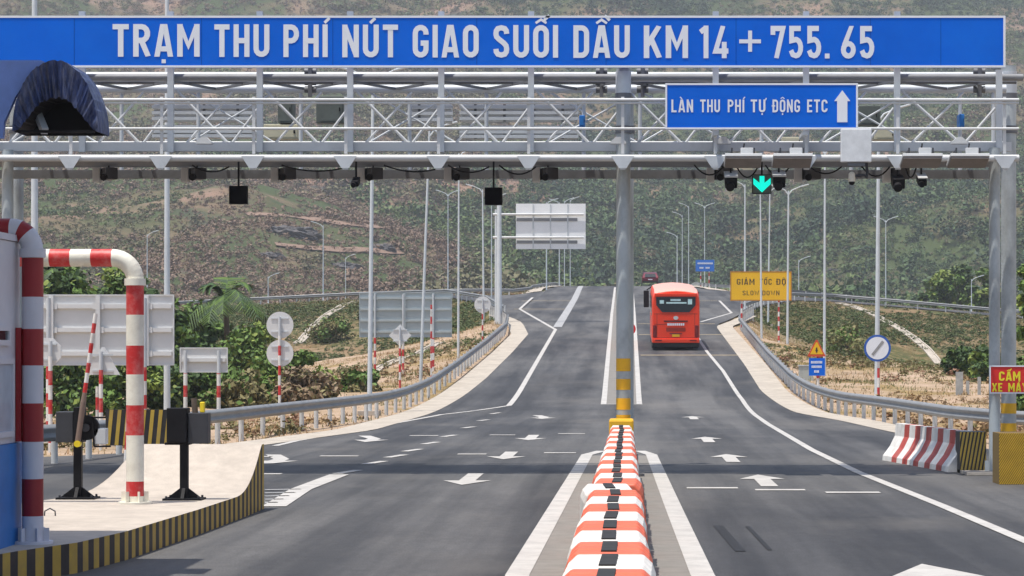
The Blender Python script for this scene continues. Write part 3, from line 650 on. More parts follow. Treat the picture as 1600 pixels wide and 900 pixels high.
for i, (p, q) in enumerate(zip(POSTS, POSTS[1:])):      # cross braces, front and rear planes, and the flat zigzag seen from below
    n = 2 if q - p > 200 else 1
    for k in range(n):
        a = p + (q - p) * k / n; b = p + (q - p) * (k + 1) / n; L_ = b - a; m = MB()
        m.tube((gx(a + 6, ZS), ZS + 0.06, gz(140, ZS)), (gx(a + L_ * 0.62, ZS), ZS + 0.06, gz(222, ZS)), 0.024, 0.024, galv_white, 8)
        m.tube((gx(b - L_ * 0.33, ZS), ZS + 0.12, gz(143, ZS)), (gx(a + L_ * 0.16, ZS), ZS + 0.12, gz(222, ZS)), 0.022, 0.022, galv_white, 8)
        m.tube((gx(b - 4, ZS), ZS + 0.06, gz(168, ZS)), (gx(b - L_ * 0.32, ZS), ZS + 0.06, gz(222, ZS)), 0.022, 0.022, galv_white, 8)
        m.build('cross_brace', gan)
        if i % 2 == 0:
            m = MB()
            m.tube((gx(a + 30, ZB), ZB, gz(145, ZB)), (gx(b + 20, ZB), ZB, gz(222, ZB)), 0.018, 0.018, galv, 8)
            m.tube((gx(b + 20, ZB), ZB, gz(145, ZB)), (gx(a + 30, ZB), ZB, gz(222, ZB)), 0.018, 0.018, galv, 8)
            m.build('cross_brace', gan)
        m = MB(); zt = gz(126, ZS)
        m.bar((gx(a, ZS), ZS + 0.1, zt), (gx((a + b) / 2, ZB), ZB, gz(139, ZB)), 0.05, 0.04, galv_dark); m.bar((gx((a + b) / 2, ZB), ZB, gz(139, ZB)), (gx(b, ZS), ZS + 0.1, zt), 0.05, 0.04, galv_dark)
        m.build('top_brace', gan)
for px in (110, 190, 310, 470, 640, 760, 912, 1000, 1190, 1330, 1500, 1552):
    m = MB(); m.tube((gx(px, ZB), ZB, gz(280, ZB)), (gx(px, ZB), ZB, gz(135, ZB)), 0.035, 0.035, galv, 10); m.build('rear_upright', gan)
for px in (485, 940, 1004, 1530):      # clamps round the upper tubes by the poles
    m = MB()
    for py in (112, 128, 140): m.tube((gx(px - 9, ZB - 1), ZB - 1, gz(py, ZB - 1)), (gx(px + 9, ZB - 1), ZB - 1, gz(py, ZB - 1)), 0.06, 0.06, galv_dark, 10)
    m.bbox((gx(px - 3, ZB - 1), ZB - 1.08, gz(152, ZB - 1)), (gx(px + 3, ZB - 1), ZB - 1.0, gz(104, ZB - 1)), galv_dark)
    m.build('pipe_clamp', gan)
for px in (318, 966, 1130, 1500):     # small white roof shaped cable trays standing on the deck
    m = MB(); x = gx(px, ZF + .3); zt = gz(222, ZF)
    m.prism([(x - 0.13, zt), (x + 0.13, zt), (x + 0.13, zt + 0.03), (x + 0.04, zt + 0.11), (x - 0.04, zt + 0.11), (x - 0.13, zt + 0.03)], 'y', ZF + 0.3, ZF + 0.5, galv_white); m.build('cable_cover', gan)

for a, b, sag in ((1085, 1132, 14), (1150, 1186, 18), (1196, 1236, 15), (1262, 1318, 12), (1345, 1394, 16), (1414, 1436, 18), (700, 762, 10), (780, 836, 13), (300, 352, 9), (440, 540, 8), (600, 690, 9)):
    p = [Vector((gx(a + (b - a) * t, 42.5), 42.5 + .4 * t, gz(258 + sag * 4 * t * (1 - t), 42.5))) for t in np.linspace(0, 1, 9)]
    m = MB(); m.pipe(p, 0.013, black_box, 6); m.build('cable', gan)
# backs of the message boards standing behind the lattice
def board_back(px0, px1, py0, py1, label, mat=sign_back, slats=3):
    Z = ZB + 0.5; t = thing('message_board', label, 'message board', (gx((px0 + px1) / 2, Z), Z, gz(py1, Z)), 'message boards on the gantry')
    m = MB(); m.bbox((gx(px0, Z), Z, gz(py1, Z)), (gx(px1, Z), Z + 0.18, gz(py0, Z)), mat); m.build('case', t, 0.01)
    for k in range(slats):
        m = MB(); py = py0 + (py1 - py0) * (k + 0.5) / slats; m.bbox((gx(px0 - 2, Z), Z - 0.05, gz(py + 2.5, Z)), (gx(px1 + 2, Z), Z - 0.003, gz(py - 2.5, Z)), galv); m.build('flange', t)
    m = MB(); n = max(2, int((px1 - px0) / 45))
    for k in range(n):
        px = px0 + (px1 - px0) * (k + 0.5) / n; m.bbox((gx(px - 2, Z), Z - 0.02, gz(py1, Z)), (gx(px + 2, Z), Z - 0.002, gz(py0, Z)), galv_dark)
    m.build('stiffener', t)
board_back(240, 398, 163, 190, 'grey message board back left of the dark cabinets, upper one')
board_back(240, 398, 195, 216, 'grey message board back left of the dark cabinets, lower one')
board_back(638, 706, 163, 192, 'narrow grey message board back right of the dark cabinets')
board_back(720, 902, 163, 190, 'wide grey message board back left of the middle pole, upper one')
board_back(720, 902, 196, 217, 'wide grey message board back left of the middle pole, lower one')
cab_green = pbr('cabinet_grey_green', (0.11, 0.13, 0.12), 0.6, 0, 0.15); cab_cream = pbr('cabinet_cream', (0.55, 0.52, 0.38), 0.6, 0, 0.1)
def cabinet(px0, px1, py0, py1, mat, label, Z=ZB + 0.35):
    t = thing('equipment_cabinet', label, 'cabinet', (gx((px0 + px1) / 2, Z), Z, gz(py1, Z)))
    m = MB(); m.bbox((gx(px0, Z), Z, gz(py1, Z)), (gx(px1, Z), Z + 0.35, gz(py0, Z)), mat); m.build('case', t, 0.01)
    m = MB(); w = (px1 - px0)
    m.bbox((gx(px0 + w * .12, Z), Z - 0.012, gz(py1 - 3, Z)), (gx(px1 - w * .12, Z), Z - 0.002, gz(py0 + 3, Z)), mat); m.bbox((gx(px1 - w * .22, Z), Z - 0.03, gz((py0 + py1) / 2 + 3, Z)), (gx(px1 - w * .18, Z), Z - 0.013, gz((py0 + py1) / 2 - 3, Z)), black_box)
    m.build('door', t)
cabinet(434, 458, 150, 192, cab_green, 'dark green grey cabinet on the gantry left of the wider dark one')
cabinet(494, 540, 150, 192, cab_green, 'wider dark cabinet on the gantry between the message boards')
cabinet(412, 472, 194, 217, cab_cream, 'cream cabinet low on the gantry below the dark cabinet')
cabinet(1342, 1376, 165, 195, cab_green, 'dark cabinet on the gantry just right of the smaller blue sign')
cabinet(1366, 1402, 200, 218, cab_cream, 'cream cabinet right of the square white panel')
cabinet(1222, 1256, 214, 230, cab_cream, 'cream box on the deck below the smaller blue sign')
cabinet(905, 914, 180, 198, booth_blue, 'small blue box left of the middle gantry pole', ZB - 0.2)
cabinet(1499, 1507, 178, 198, booth_blue, 'small blue box near the right gantry pole', ZB - 0.2)

# ------------------------------------------------------------------ overhead signs
Zs = 42.3
t = thing('overhead_sign', 'long blue overhead sign with white letters naming the toll station', 'road sign', (0, Zs, gz(105, Zs)))
m = MB(); x0, x1, z0, z1 = gx(-40, Zs), gx(1571, Zs), gz(105.5, Zs), gz(24.5, Zs)
m.bbox((x0, Zs, z0), (x1, Zs + 0.06, z1), sign_blue)
seam = pbr('sign_seam', (0.002, 0.07, 0.36), 0.6, spec=0.1)
for px in (116, 315, 520, 745, 947, 1150, 1360, 1470): m.bbox((gx(px, Zs) - 0.004, Zs - 0.003, z0 + .04), (gx(px, Zs) + 0.004, Zs - 0.0005, z1 - .04), seam)
m.build('panel', t)
m = MB(); frame_flat(m, x0, x1, z0, z1, 0.035, Zs, sign_white); m.build('border', t)
m = MB()
for word, a, b in (('TRẠM', 176, 312), ('THU', 335, 421), ('PHÍ', 443, 512), ('NÚT', 535, 622), ('GIAO', 645, 748), ('SUỐI', 771, 872), ('DẦU', 896, 984), ('KM', 1006, 1075), ('14', 1092, 1139), ('+', 1154, 1190), ('755.', 1205, 1296), ('65', 1314, 1366)):
    tilt = 3.0 * ((a + b) / 2 - 200) / 1100
    letters(m, word, gx(a, Zs), gx(b, Zs), gz(88.5 + tilt, Zs), 51 * Zs / F, Zs, sign_white, wt=1.02 if word != '+' else 0.75)
m.build('lettering', t)
Z2 = 41.55
t = thing('overhead_sign', 'smaller blue sign with a white upward arrow hung on the gantry', 'road sign', (gx(1190, Z2), Z2, gz(202, Z2)))
m = MB(); x0, x1, z0, z1 = gx(1039.5, Z2), gx(1340.5, Z2), gz(202, Z2), gz(130, Z2)
m.bbox((x0, Z2, z0), (x1, Z2 + 0.05, z1), sign_blue); m.build('panel', t)
m = MB(); frame_flat(m, x0, x1, z0, z1, 0.03, Z2, sign_white); m.build('border', t)
m = MB()
for word, a, b in (('LÀN', 1049, 1083), ('THU', 1094, 1125), ('PHÍ', 1137, 1163), ('TỰ', 1173, 1196), ('ĐỘNG', 1207, 1250), ('ETC', 1261, 1293)):
    letters(m, word, gx(a, Z2), gx(b, Z2), gz(175.5, Z2), 20 * Z2 / F, Z2, sign_white, wt=0.95)
m.build('lettering', t)
m = MB(); pts = [(1308, 191), (1324, 191), (1324, 158), (1328.5, 158), (1316, 141), (1303.5, 158), (1308, 158)]
m.prism([(gx(a, Z2), gz(b, Z2)) for a, b in pts], 'y', Z2 - 0.010, Z2 - 0.002, sign_white); m.build('arrow', t)
for px in (1118, 1259):
    for pa, pb in ((210, 204), (135, 129)): m = MB(); m.bbox((gx(px - 4, Z2), Z2 + 0.052, gz(pa, Z2)), (gx(px + 4, Z2), ZS - 0.13, gz(pb, Z2)), galv); m.build('bracket', t)
Z3 = 42.35
t = thing('warning_board', 'small red board with yellow capitals and white rim tied to the right gantry pole', 'sign', (gx(1575, Z3), Z3, gz(615, Z3)))
m = MB(); x0, x1, z0, z1 = gx(1546, Z3), gx(1610, Z3), gz(615, Z3), gz(571, Z3)
rt = Matrix.Rotation(math.radians(1.5), 3, 'Y')
m.bbox((x0, Z3, z0), (x1, Z3 + 0.02, z1), sign_red); m.build('panel', t)
m = MB(); frame_flat(m, x0, x1, z0, z1, 0.022, Z3, sign_white); m.build('rim', t)
m = MB(); letters(m, 'CẤM', gx(1561, Z3), gx(1594, Z3), gz(595, Z3), 14.5 * Z3 / F, Z3, txt_yellow, wt=1.15); letters(m, 'XE MÁY', gx(1550, Z3), gx(1605, Z3), gz(612, Z3), 13.5 * Z3 / F, Z3, txt_yellow, wt=1.15); m.build('lettering', t)

# ------------------------------------------------------------------ gantry equipment
def lane_signal(px, py, size, lit, label):
    Z = 42.9; x, z = gx(px, Z), gz(py, Z); h = size * Z / F
    t = thing('lane_signal', label, 'signal', (x, Z, z))
    m = MB(); m.box((x, Z + 0.06, z), (h, 0.12, h), black_box); m.build('housing', t, 0.006)
    m = MB(); m.box((x, Z - 0.008, z), (h * 0.93, 0.012, h * 0.93), screen_black if not lit else pbr('signal_face', (0.10, 0.12, 0.11), 0.4)); m.build('face', t)
    if lit:
        k = h * 0.5; m = MB(); y0 = Z - 0.03
        m.prism([(x - k * .25, z + k * .82), (x + k * .25, z + k * .82), (x + k * .25, z + k * .1), (x + k * .9, z + k * .62), (x + k * .9, z - k * .02), (x, z - k * .88), (x - k * .9, z - k * .02), (x - k * .9, z + k * .62), (x - k * .25, z + k * .1)][::-1], 'y', y0, y0 + 0.012, green_led); m.build('arrow', t)
    m = MB(); m.bar((x, Z + 0.06, z + h / 2), (x, Z + 0.06, gz(252, Z)), 0.03, 0.03, black_box); m.build('hanger', t)
lane_signal(372, 304.5, 28.5, 0, 'square black unlit lane signal hanging over the left lane')
lane_signal(771, 306.5, 27.5, 0, 'square black unlit lane signal hanging left of the middle pole')
lane_signal(1190.5, 287.5, 30, 1, 'lane signal showing a lit green down arrow')
def bracket_cam(px, label):
    Z = 44.2; x = gx(px, Z); t = thing('toll_camera', label, 'camera', (x, Z, gz(283, Z)), 'small cameras under the gantry beam')
    m = MB(); m.bbox((x - 0.065, Z - 0.1, gz(285, Z)), (x + 0.065, Z + 0.1, gz(262, Z)), galv_white); m.build('mount', t, 0.008)
    m = MB(); m.box((x + 0.21, Z - 0.06, gz(272, Z)), (0.22, 0.34, 0.2), dark_grey, rot=Matrix.Rotation(0.5, 3, 'Z')); m.tube((x + 0.18, Z - 0.2, gz(277, Z)), (x + 0.16, Z - 0.28, gz(279, Z)), 0.06, 0.06, black_box); m.build('housing', t, 0.01)
    m = MB(); m.bar((x + 0.2, Z, gz(266, Z)), (x + 0.2, Z, gz(250, Z)), 0.025, 0.025, black_box); m.build('stem', t)
for px, w in ((152, 'below the blue tarpaulin awning'), (290, 'left of the far left unlit signal'), (430, 'right of the far left unlit signal'), (565, 'above the tall lamp post at the guardrail'), (700, 'left of the unlit signal by the middle pole'), (838, 'between that signal and the middle pole'), (1110, 'right of the middle pole'), (1247, 'right of the green signal'), (1385, 'right of the white dome camera')):
    bracket_cam(px, 'toll camera with pale mount ' + w)
def antenna(px0, px1, label, box_=True):
    Z = 41.45; x = gx((px0 + px1) / 2, Z); w = (px1 - px0) * Z / F; t = thing('toll_antenna', label, 'antenna', (x, Z, gz(258, Z)), 'flat antennas on the gantry')
    m = MB(); m.box((x, Z, gz(250, Z)), (w, 0.55, 0.05), galv_white, rot=Matrix.Rotation(math.radians(-14), 3, 'X')); m.build('plate', t, 0.006)
    m = MB(); m.box((x, Z - 0.02, gz(250, Z) - 0.04), (w * .97, 0.5, 0.03), pbr('antenna_underside', (0.20, 0.18, 0.17), 0.7), rot=Matrix.Rotation(math.radians(-14), 3, 'X')); m.build('underside', t)
    m = MB()
    for s in (-1, 1): m.bar((x + s * w * .3, Z, gz(246, Z)), (x + s * w * .3, Z, gz(231, Z)), 0.025, 0.03, dark_grey)
    m.bar((x - w * .32, Z, gz(240, Z)), (x + w * .32, Z, gz(240, Z)), 0.03, 0.03, dark_grey); m.bar((x - w * .3, Z, gz(235, Z)), (x - w * .3, ZF - 0.06, gz(238, Z)), 0.03, 0.03, dark_grey); m.build('bracket', t)
    if box_: m = MB(); m.box((x + w * .1, Z + 0.02, gz(236, Z)), (0.2, 0.14, 0.1), galv_white); m.tube((x, Z, gz(238, Z)), (x + 0.02, Z, gz(224, Z)), 0.012, 0.012, black_box); m.build('control_box', t, 0.01)
antenna(1132, 1190, 'flat toll antenna left of the green lane signal'); antenna(1207, 1268, 'flat toll antenna right of the green lane signal')
antenna(1408, 1470, 'flat toll antenna right of the square white panel'); antenna(1482, 1543, 'flat toll antenna next to the right gantry pole')
Z = 41.2; t = thing('control_panel', 'square white panel box hanging below the smaller blue sign', 'panel', (gx(1338, Z), Z, gz(253, Z)))
m = MB(); m.bbox((gx(1314, Z), Z, gz(253, Z)), (gx(1362, Z), Z + 0.12, gz(201, Z)), pbr('panel_white_plastic', (0.70, 0.72, 0.73), 0.5)); m.build('case', t, 0.012)
m = MB(); m.bbox((gx(1332, Z), Z + 0.122, gz(249, Z)), (gx(1345, Z), ZF - 0.06, gz(243, Z)), galv); m.bbox((gx(1325, Z), Z + 0.03, gz(259, Z)), (gx(1352, Z), Z + 0.1, gz(253.3, Z)), galv_dark); m.build('mount', t)
def bullet(px, py, label, hood=True, k=1.0):
    Z = 42.0; x, z = gx(px, Z), gz(py, Z); t = thing('surveillance_camera', label, 'camera', (x, Z, z))
    m = MB(); m.box((x, Z, z), (0.2 * k, 0.34, 0.17 * k), black_box, rot=Matrix.Rotation(math.radians(16), 3, 'X')); m.tube((x - 0.02, Z - 0.14, z - 0.08 * k), (x - 0.02, Z - 0.22, z - 0.12 * k), 0.075 * k, 0.07 * k, black_box, 14); m.build('housing', t, 0.015)
    if hood: m = MB(); m.box((x, Z - 0.02, z + 0.11 * k), (0.22 * k, 0.4, 0.02), galv_white, rot=Matrix.Rotation(math.radians(16), 3, 'X')); m.build('hood', t)
    m = MB(); m.bar((x, Z + 0.05, z + 0.08), (x, Z + 0.05, gz(250, Z)), 0.03, 0.03, black_box); m.build('stem', t)
bullet(1142, 283, 'black camera with pale hood left of the green signal'); bullet(1217, 282, 'black camera with pale hood touching the right of the green signal')
bullet(1403, 284, 'black camera right of the white dome camera', False); bullet(1440, 282, 'small slim black camera farthest right under the gantry', True, 0.7)
bullet(556, 284, 'small black camera under the gantry above the left guardrail', False, 0.6)
Z = 42.0; x, z = gx(1331, Z), gz(281, Z); t = thing('dome_camera', 'white dome camera with bent arm below the square white panel', 'camera', (x, Z, z))
m = MB(); m.tube((x, Z, z - 0.03), (x, Z, z + 0.08), 0.06, 0.055, paint_cream, 16); m.sphere((x, Z, z + 0.08), 0.055, paint_cream); m.build('housing', t)
m = MB(); m.sphere((x, Z, z - 0.04), 0.05, black_box); m.build('lens', t)
m = MB(); m.pipe([(x + 0.04, Z, z + 0.06), (x + 0.2, Z, z + 0.08), (x + 0.24, Z, z + 0.04), (x + 0.26, Z + .05, z + 0.12), (x + 0.24, Z + .1, z + 0.33)], 0.025, dark_grey, 8); m.build('arm', t)

# ------------------------------------------------------------------ guardrails
def guardrail(name, pts, label, zf, step=2.0, h=0.72, post_mat=rail_post, flip=1):
    t = thing(name, label, 'guardrail', (pts[0][0], pts[0][1], zf(pts[0][0], pts[0][1])), 'guardrails beside the road')
    P = [Vector((p[0], p[1], 0)) for p in pts]; fine = []
    for a, b in zip(P, P[1:]):
        k = max(1, round((b - a).length / 0.5)); fine += [a.lerp(b, i / k) for i in range(k)]
    fine.append(P[-1])
    for _ in range(6): fine = [fine[0]] + [(fine[i - 1] + fine[i] * 2 + fine[i + 1]) / 4 for i in range(1, len(fine) - 1)] + [fine[-1]]
    prof = [(0.0, -0.155), (0.028, -0.12), (0.07, -0.095), (0.07, -0.065), (0.02, -0.02), (0.02, 0.02), (0.07, 0.065), (0.07, 0.095), (0.028, 0.12), (0.0, 0.155)]
    prof += [(a - 0.012, b) for a, b in reversed(prof)]
    vs, fs = [], []; n = len(prof)
    for i, p in enumerate(fine):
        tt = (fine[min(i + 1, len(fine) - 1)] - fine[max(i - 1, 0)]).normalized(); nr = Vector((-tt.y, tt.x, 0)) * flip; zz = zf(p.x, p.y) + h - 0.155
        vs += [(p.x + nr.x * a, p.y + nr.y * a, zz + b) for a, b in prof]
        if i: o = (i - 1) * n; fs += [(o + k, o + (k + 1) % n, o + n + (k + 1) % n, o + n + k) for k in range(n)]
    m = MB(); m.add(vs, fs, rail_steel, True); m.build('rail', t)
    acc = 0.0; last = fine[0]; k = 0
    for i, p in enumerate(fine):
        acc += (p - last).length; last = p
        if i == 0 or acc >= step:
            acc = 0.0; k += 1
            if k > 98: break
            tt = (fine[min(i + 1, len(fine) - 1)] - fine[max(i - 1, 0)]).normalized(); nr = Vector((-tt.y, tt.x, 0)) * flip; z0 = zf(p.x, p.y)
            q = p - nr * 0.10; m = MB(); m.tube((q.x, q.y, min(z0, tz(q.x, q.y)) - 0.1), (q.x, q.y, z0 + h - 0.02), 0.062, 0.062, post_mat, 10)
            m.bbox((q.x - 0.05, q.y - 0.05, z0 + h - 0.26), (q.x + 0.05, q.y + 0.05, z0 + h - 0.07), rail_steel)
            m.build('post', t)
    return t
gl = [(-22, 41), (-16, 42.5), (-10.4, 45.5), (-9.4, 57.7), (-8.7, 68), (-8.1, 76.6), (-7.75, 88), (-7.55, 97), (-7.4, 109.4), (-7.3, 131), (-7.35, 153), (-7.9, 167), (-9.0, 178), (-10.0, 186)]
guardrail('guardrail', gl, 'grey steel guardrail curving along the left road edge up to the junction', rdz, 2.0, flip=-1)
gr = [(24, 45), (14, 50), (8.6, 56), (7.75, 62), (7.45, 71.9), (6.9, 82), (6.55, 92), (6.4, 101), (6.45, 119), (6.75, 145), (7.0, 163), (7.7, 174), (9.0, 186)]
guardrail('guardrail', gr, 'grey steel guardrail along the right road edge behind the red and white barrier', rdz, 2.0, flip=1)
lnz = lambda x, y: float(lerp_edge(LN, x)[1]) ; rnz = lambda x, y: float(lerp_edge(RN, x)[1])
lfz = lambda x, y: float(lerp_edge(LF, x)[1]) ; rfz = lambda x, y: float(lerp_edge(RF, x)[1])
guardrail('guardrail', [(p[0], p[1] - 0.3) for p in LN[2:]], 'far guardrail on the top edge of the left embankment', lnz, 3.0, flip=1)
guardrail('guardrail', [(p[0], p[1] - 0.3) for p in RN[2:]], 'far guardrail on the top edge of the right embankment', rnz, 3.0, flip=-1)
guardrail('guardrail', [(-7.9, 300), (-8.2, 285), (-8.4, 277), (-9.6, 263), (-12.5, 257.5), (-17, 254.5), (-26, 264), (-36, 264)], 'guardrail rounding the crest on the far left side of the junction', lambda x, y: max(lfz(x, y), rz(y) - 0.3) if x > -10 else lfz(x, y), 3.0, flip=1)
guardrail('guardrail', [(7.4, 300), (7.4, 285), (7.6, 276), (8.8, 264), (10.5, 260), (16, 257), (20.5, 264), (28, 262)], 'guardrail rounding the crest on the far right side of the junction', lambda x, y: max(rfz(x, y), rz(y) - 0.3) if x < 10 else rfz(x, y), 3.0, flip=1)

# concrete gutters running down the embankments
def gutter(pix, w, label):
    pts = [W(*p) for p in pix]; rows = []
    fine = []
    for a, b in zip(pts, pts[1:]): fine += [a.lerp(b, i / 12) for i in range(12)]
    fine.append(pts[-1])
    X = np.array([[p.x - w / 2, p.x, p.x + w / 2] for p in fine]); Y = np.array([[p.y] * 3 for p in fine]); Zt = terrain(X, Y)
    m = MB()
    for s in (0, 2):
        for i in range(len(fine) - 1):
            a = Vector((X[i, s], Y[i, s], Zt[i, 1] - 0.02)); b = Vector((X[i + 1, s], Y[i + 1, s], Zt[i + 1, 1] - 0.02)); m.bar(a, b, 0.13, 0.30, apron_mat)
    for i in range(len(fine) - 1): m.bar((X[i, 1], Y[i, 1], Zt[i, 1] + .02), (X[i + 1, 1], Y[i + 1, 1], Zt[i + 1, 1] + .02), w, 0.12, apron_mat)
    o = m.build('drain_gutter'); tag(o, label, 'gutter'); return o
gutter([(562, 470, 247), (520, 500, 228), (465, 537, 207)], 0.6, 'pale concrete gutter running down the left embankment')
gutter([(690, 545, 160), (640, 555, 148), (585, 568, 135)], 0.4, 'short pale concrete gutter behind the striped posts on the left slope')
gutter([(1305, 474, 247), (1370, 513, 228), (1420, 545, 216), (1480, 580, 203)], 0.6, 'pale concrete gutter running down the right embankment')

# ------------------------------------------------------------------ street lamps
def lamp(px, base, Z, top, arms, label, r=0.085, lean=0, head=True):
    b = W(px, base, Z); g = tz(b.x, b.y); b.z = min(b.z, g + 0.15); zt = gz(top, Z) if top is not None else b.z + 11.0
    x1 = b.x + lean * Z / F
    t = thing('street_lamp', label, 'street lamp', b, 'street lamps along the road')
    m = MB(); m.tube((b.x, b.y, b.z - 0.4), (x1, b.y, zt), r, r * 0.55, lamp_steel, 10); m.tube((b.x, b.y, b.z - 0.05), (b.x, b.y, b.z + 0.06), r * 2.0, r * 2.0, lamp_steel, 8); m.build('pole', t)
    m = MB(); m.box((b.x, b.y, min(b.z, g) - 0.12 + 0.1), (0.7, 0.7, 0.35), apron_mat); m.build('footing', t)
    for s in arms:
        q = MB(); e = Vector((x1 + s * 0.75, b.y - 0.2, zt + 0.26)); q.pipe([(x1, b.y, zt - 0.25), (x1 + s * 0.2, b.y, zt + 0.02), tuple(e)], [0.04, 0.035, 0.028], lamp_steel, 6); q.build('arm', t)
        q = MB(); q.box(e + Vector((s * 0.2, 0, 0.04)), (0.5, 0.2, 0.07), lamp_steel, rot=Matrix.Rotation(-s * 0.27, 3, 'Y')); q.build('lamp_head', t, 0.02)
LL = [
 (54, 690, 57, None, (-1, 1), 'tall lamp post behind the blue awning at the far left', 0.10, 0), (261, 672, 62, None, (-1, 1), 'tall lamp post behind the large grey sign back', 0.085, 0),
 (577, 646, 84, None, (-1, 1), 'lamp post directly behind the left guardrail bend', 0.085, 6), (656, 612, 108, None, (1,), 'slightly leaning lamp post crossing the ribbed sign back', 0.075, 15),
 (716, 568, 134, None, (1,), 'slim lamp post right of the ribbed sign back', 0.07, 1), (756, 497, 185, 296, (-1,), 'lamp post just left of the cantilever sign mast', 0.085, -2),
 (768, 486, 210, 310, (1,), 'thin lamp post partly hidden by the cantilever sign mast', 0.06, 0), (700, 462, 250, 303, (-1, 1), 'double arm lamp on the left slip road', 0.065, 0),
 (505, 472, 256, 352, (-1,), 'lamp post on the left slip road above the round sign backs', 0.07, 0), (540, 470, 300, 402, (1,), 'short distant lamp post left of the ribbed sign back', 0.06, 0),
 (419, 474, 262, 432, (1,), 'shortest distant lamp on the left embankment', 0.06, 0), (230, 478, 262, 366, (1,), 'lamp post among the trees on the left', 0.07, 0),
 (854, 455, 258, 316, (1,), 'lamp post under the cantilever sign board', 0.075, 0), (874, 446, 290, 316, (-1,), 'lamp post at the left of the crest, first after the sign board mast', 0.075, 0),
 (882, 446, 305, 314, (1,), 'lamp post at the left of the crest, middle of its cluster', 0.06, 0), (891, 446, 325, 312, (1,), 'lamp post at the left of the crest, nearest the road', 0.06, 0),
 (1058, 447, 285, 368, (-1,), 'low lamp post at the crest left of the small blue sign', 0.07, 0), (1066, 447, 300, 336, (-1,), 'lamp post at the crest behind the bus roof', 0.065, 0),
 (1076, 447, 315, 322, (-1,), 'lamp post at the crest with its head highest of the cluster', 0.065, 0), (1101, 447, 296, 322, (-1, 1), 'lamp post standing behind the small blue sign at the crest', 0.06, 0),
 (1164, 500, 180, 288, (-1,), 'lamp post behind the left half of the yellow sign', 0.08, 0), (1190, 535, 152, 304, (), 'camera mast crossing the middle of the yellow sign', 0.075, -2),
 (1200, 500, 190, 296, (1,), 'lamp post hidden by the yellow sign right of its middle', 0.08, 3), (1230, 575, 152, 298, (-1, 1), 'lamp post crossing the right end of the yellow sign', 0.085, 2),
 (1288, 612, 116, None, (-1, 1), 'lamp post beside the triangular warning sign', 0.075, 1), (1370, 628, 98, None, (-1, 1), 'lamp post behind the round blue rimmed sign', 0.105, 3),
 (1384, 478, 250, 344, (-1, 1), 'distant double arm lamp right of the round sign', 0.065, 0), (1248, 470, 262, 406, (1,), 'short distant lamp right of the yellow sign', 0.06, 0), (1518, 488, 250, 436, (1,), 'short distant lamp before the trees on the right', 0.06, 0)]
for a in LL: lamp(*a)

# ------------------------------------------------------------------ road signs on posts
def post_stripes(x, y, z0, z1, r, n_m=0.33, mats=(paint_white, paint_red), name='post', parent=None, z_plain=None):
    m = MB(); z = z0; k = 0
    while z < z1 - 1e-4:
        e = min(z + n_m, z1); mt = mats[k % 2]
        if z_plain is not None and z >= z_plain: mt = galv
        m.tube((x, y, z), (x, y, e), r, r, mt, 10, caps=(e >= z1 - 1e-4)); z = e; k += 1
    return m.build(name, parent)
def panel_back(px0, px1, py0, py1, Z, posts, label, mat=sign_back, rails=4, ribs=(), name='sign_panel', group='road signs seen from behind', striped=True):
    x0, x1, z0, z1 = gx(px0, Z), gx(px1, Z), gz(py1, Z), gz(py0, Z)
    t = thing(name, label, 'road sign', ((x0 + x1) / 2, Z, z0), group)
    m = MB(); m.bbox((x0, Z + 0.10, z0), (x1, Z + 0.125, z1), mat)
    m.bbox((x0, Z + 0.07, z0), (x1, Z + 0.0995, z0 + 0.03), mat); m.bbox((x0, Z + 0.07, z1 - 0.03), (x1, Z + 0.0995, z1), mat); m.bbox((x0, Z + 0.07, z0 + 0.0305), (x0 + 0.03, Z + 0.0995, z1 - 0.0305), mat); m.bbox((x1 - 0.03, Z + 0.07, z0 + 0.0305), (x1, Z + 0.0995, z1 - 0.0305), mat)
    m.build('panel', t)
    for k in range(rails):
        m = MB(); zz = z0 + (z1 - z0) * (k + 0.5) / rails; m.bbox((x0 + 0.05, Z + 0.03, zz - 0.05), (x1 - 0.05, Z + 0.0985, zz - 0.04), mat); m.bbox((x0 + 0.05, Z + 0.03, zz - 0.039), (x1 - 0.05, Z + 0.045, zz + 0.05), mat); m.bbox((x0 + 0.05, Z + 0.046, zz + 0.04), (x1 - 0.05, Z + 0.0985, zz + 0.05), mat); m.build('rail', t)
    for px in posts:
        x = gx(px, Z); g = tz(x, Z) - 0.1
        m = MB()
        if striped:
            post_stripes(x, Z - 0.03, g, z0 - 0.02, 0.055, 0.32, parent=t); m.tube((x, Z - 0.03, z0 - 0.02), (x, Z - 0.03, z1 - 0.08), 0.05, 0.05, galv, 10)
        else: m.bbox((x - 0.06, Z - 0.06, g), (x + 0.06, Z + 0.028, z1 - 0.08), galv)
        m.build('post_top' if striped else 'post', t)
    for px in ribs:
        x = gx(px, Z); m = MB(); m.bbox((x - 0.05, Z - 0.03, z0 - 0.01), (x + 0.05, Z + 0.0285, z1 - 0.02), mat)
        for k in range(rails): zz = z0 + (z1 - z0) * (k + 0.5) / rails; m.bbox((x - 0.13, Z + 0.005, zz - 0.07), (x - 0.052, Z + 0.0285, zz + 0.07), mat); m.bbox((x + 0.052, Z + 0.005, zz - 0.07), (x + 0.13, Z + 0.0285, zz + 0.07), mat)
        m.build('rib', t)
    return t
panel_back(40, 271, 460, 571, 59, (76, 226), 'large grey back of a road sign behind the red and white height limit posts', ribs=(80, 153, 229), rails=3)
panel_back(280, 355, 543, 582, 70, (290, 342), 'small pale sign back on two striped posts left of the round sign backs', rails=1)
panel_back(561, 706, 457, 527, 120, (586, 630, 677), 'ribbed bluish grey sign back on striped posts on the left slope', sign_back_b, 4, ribs=(586, 632, 677))
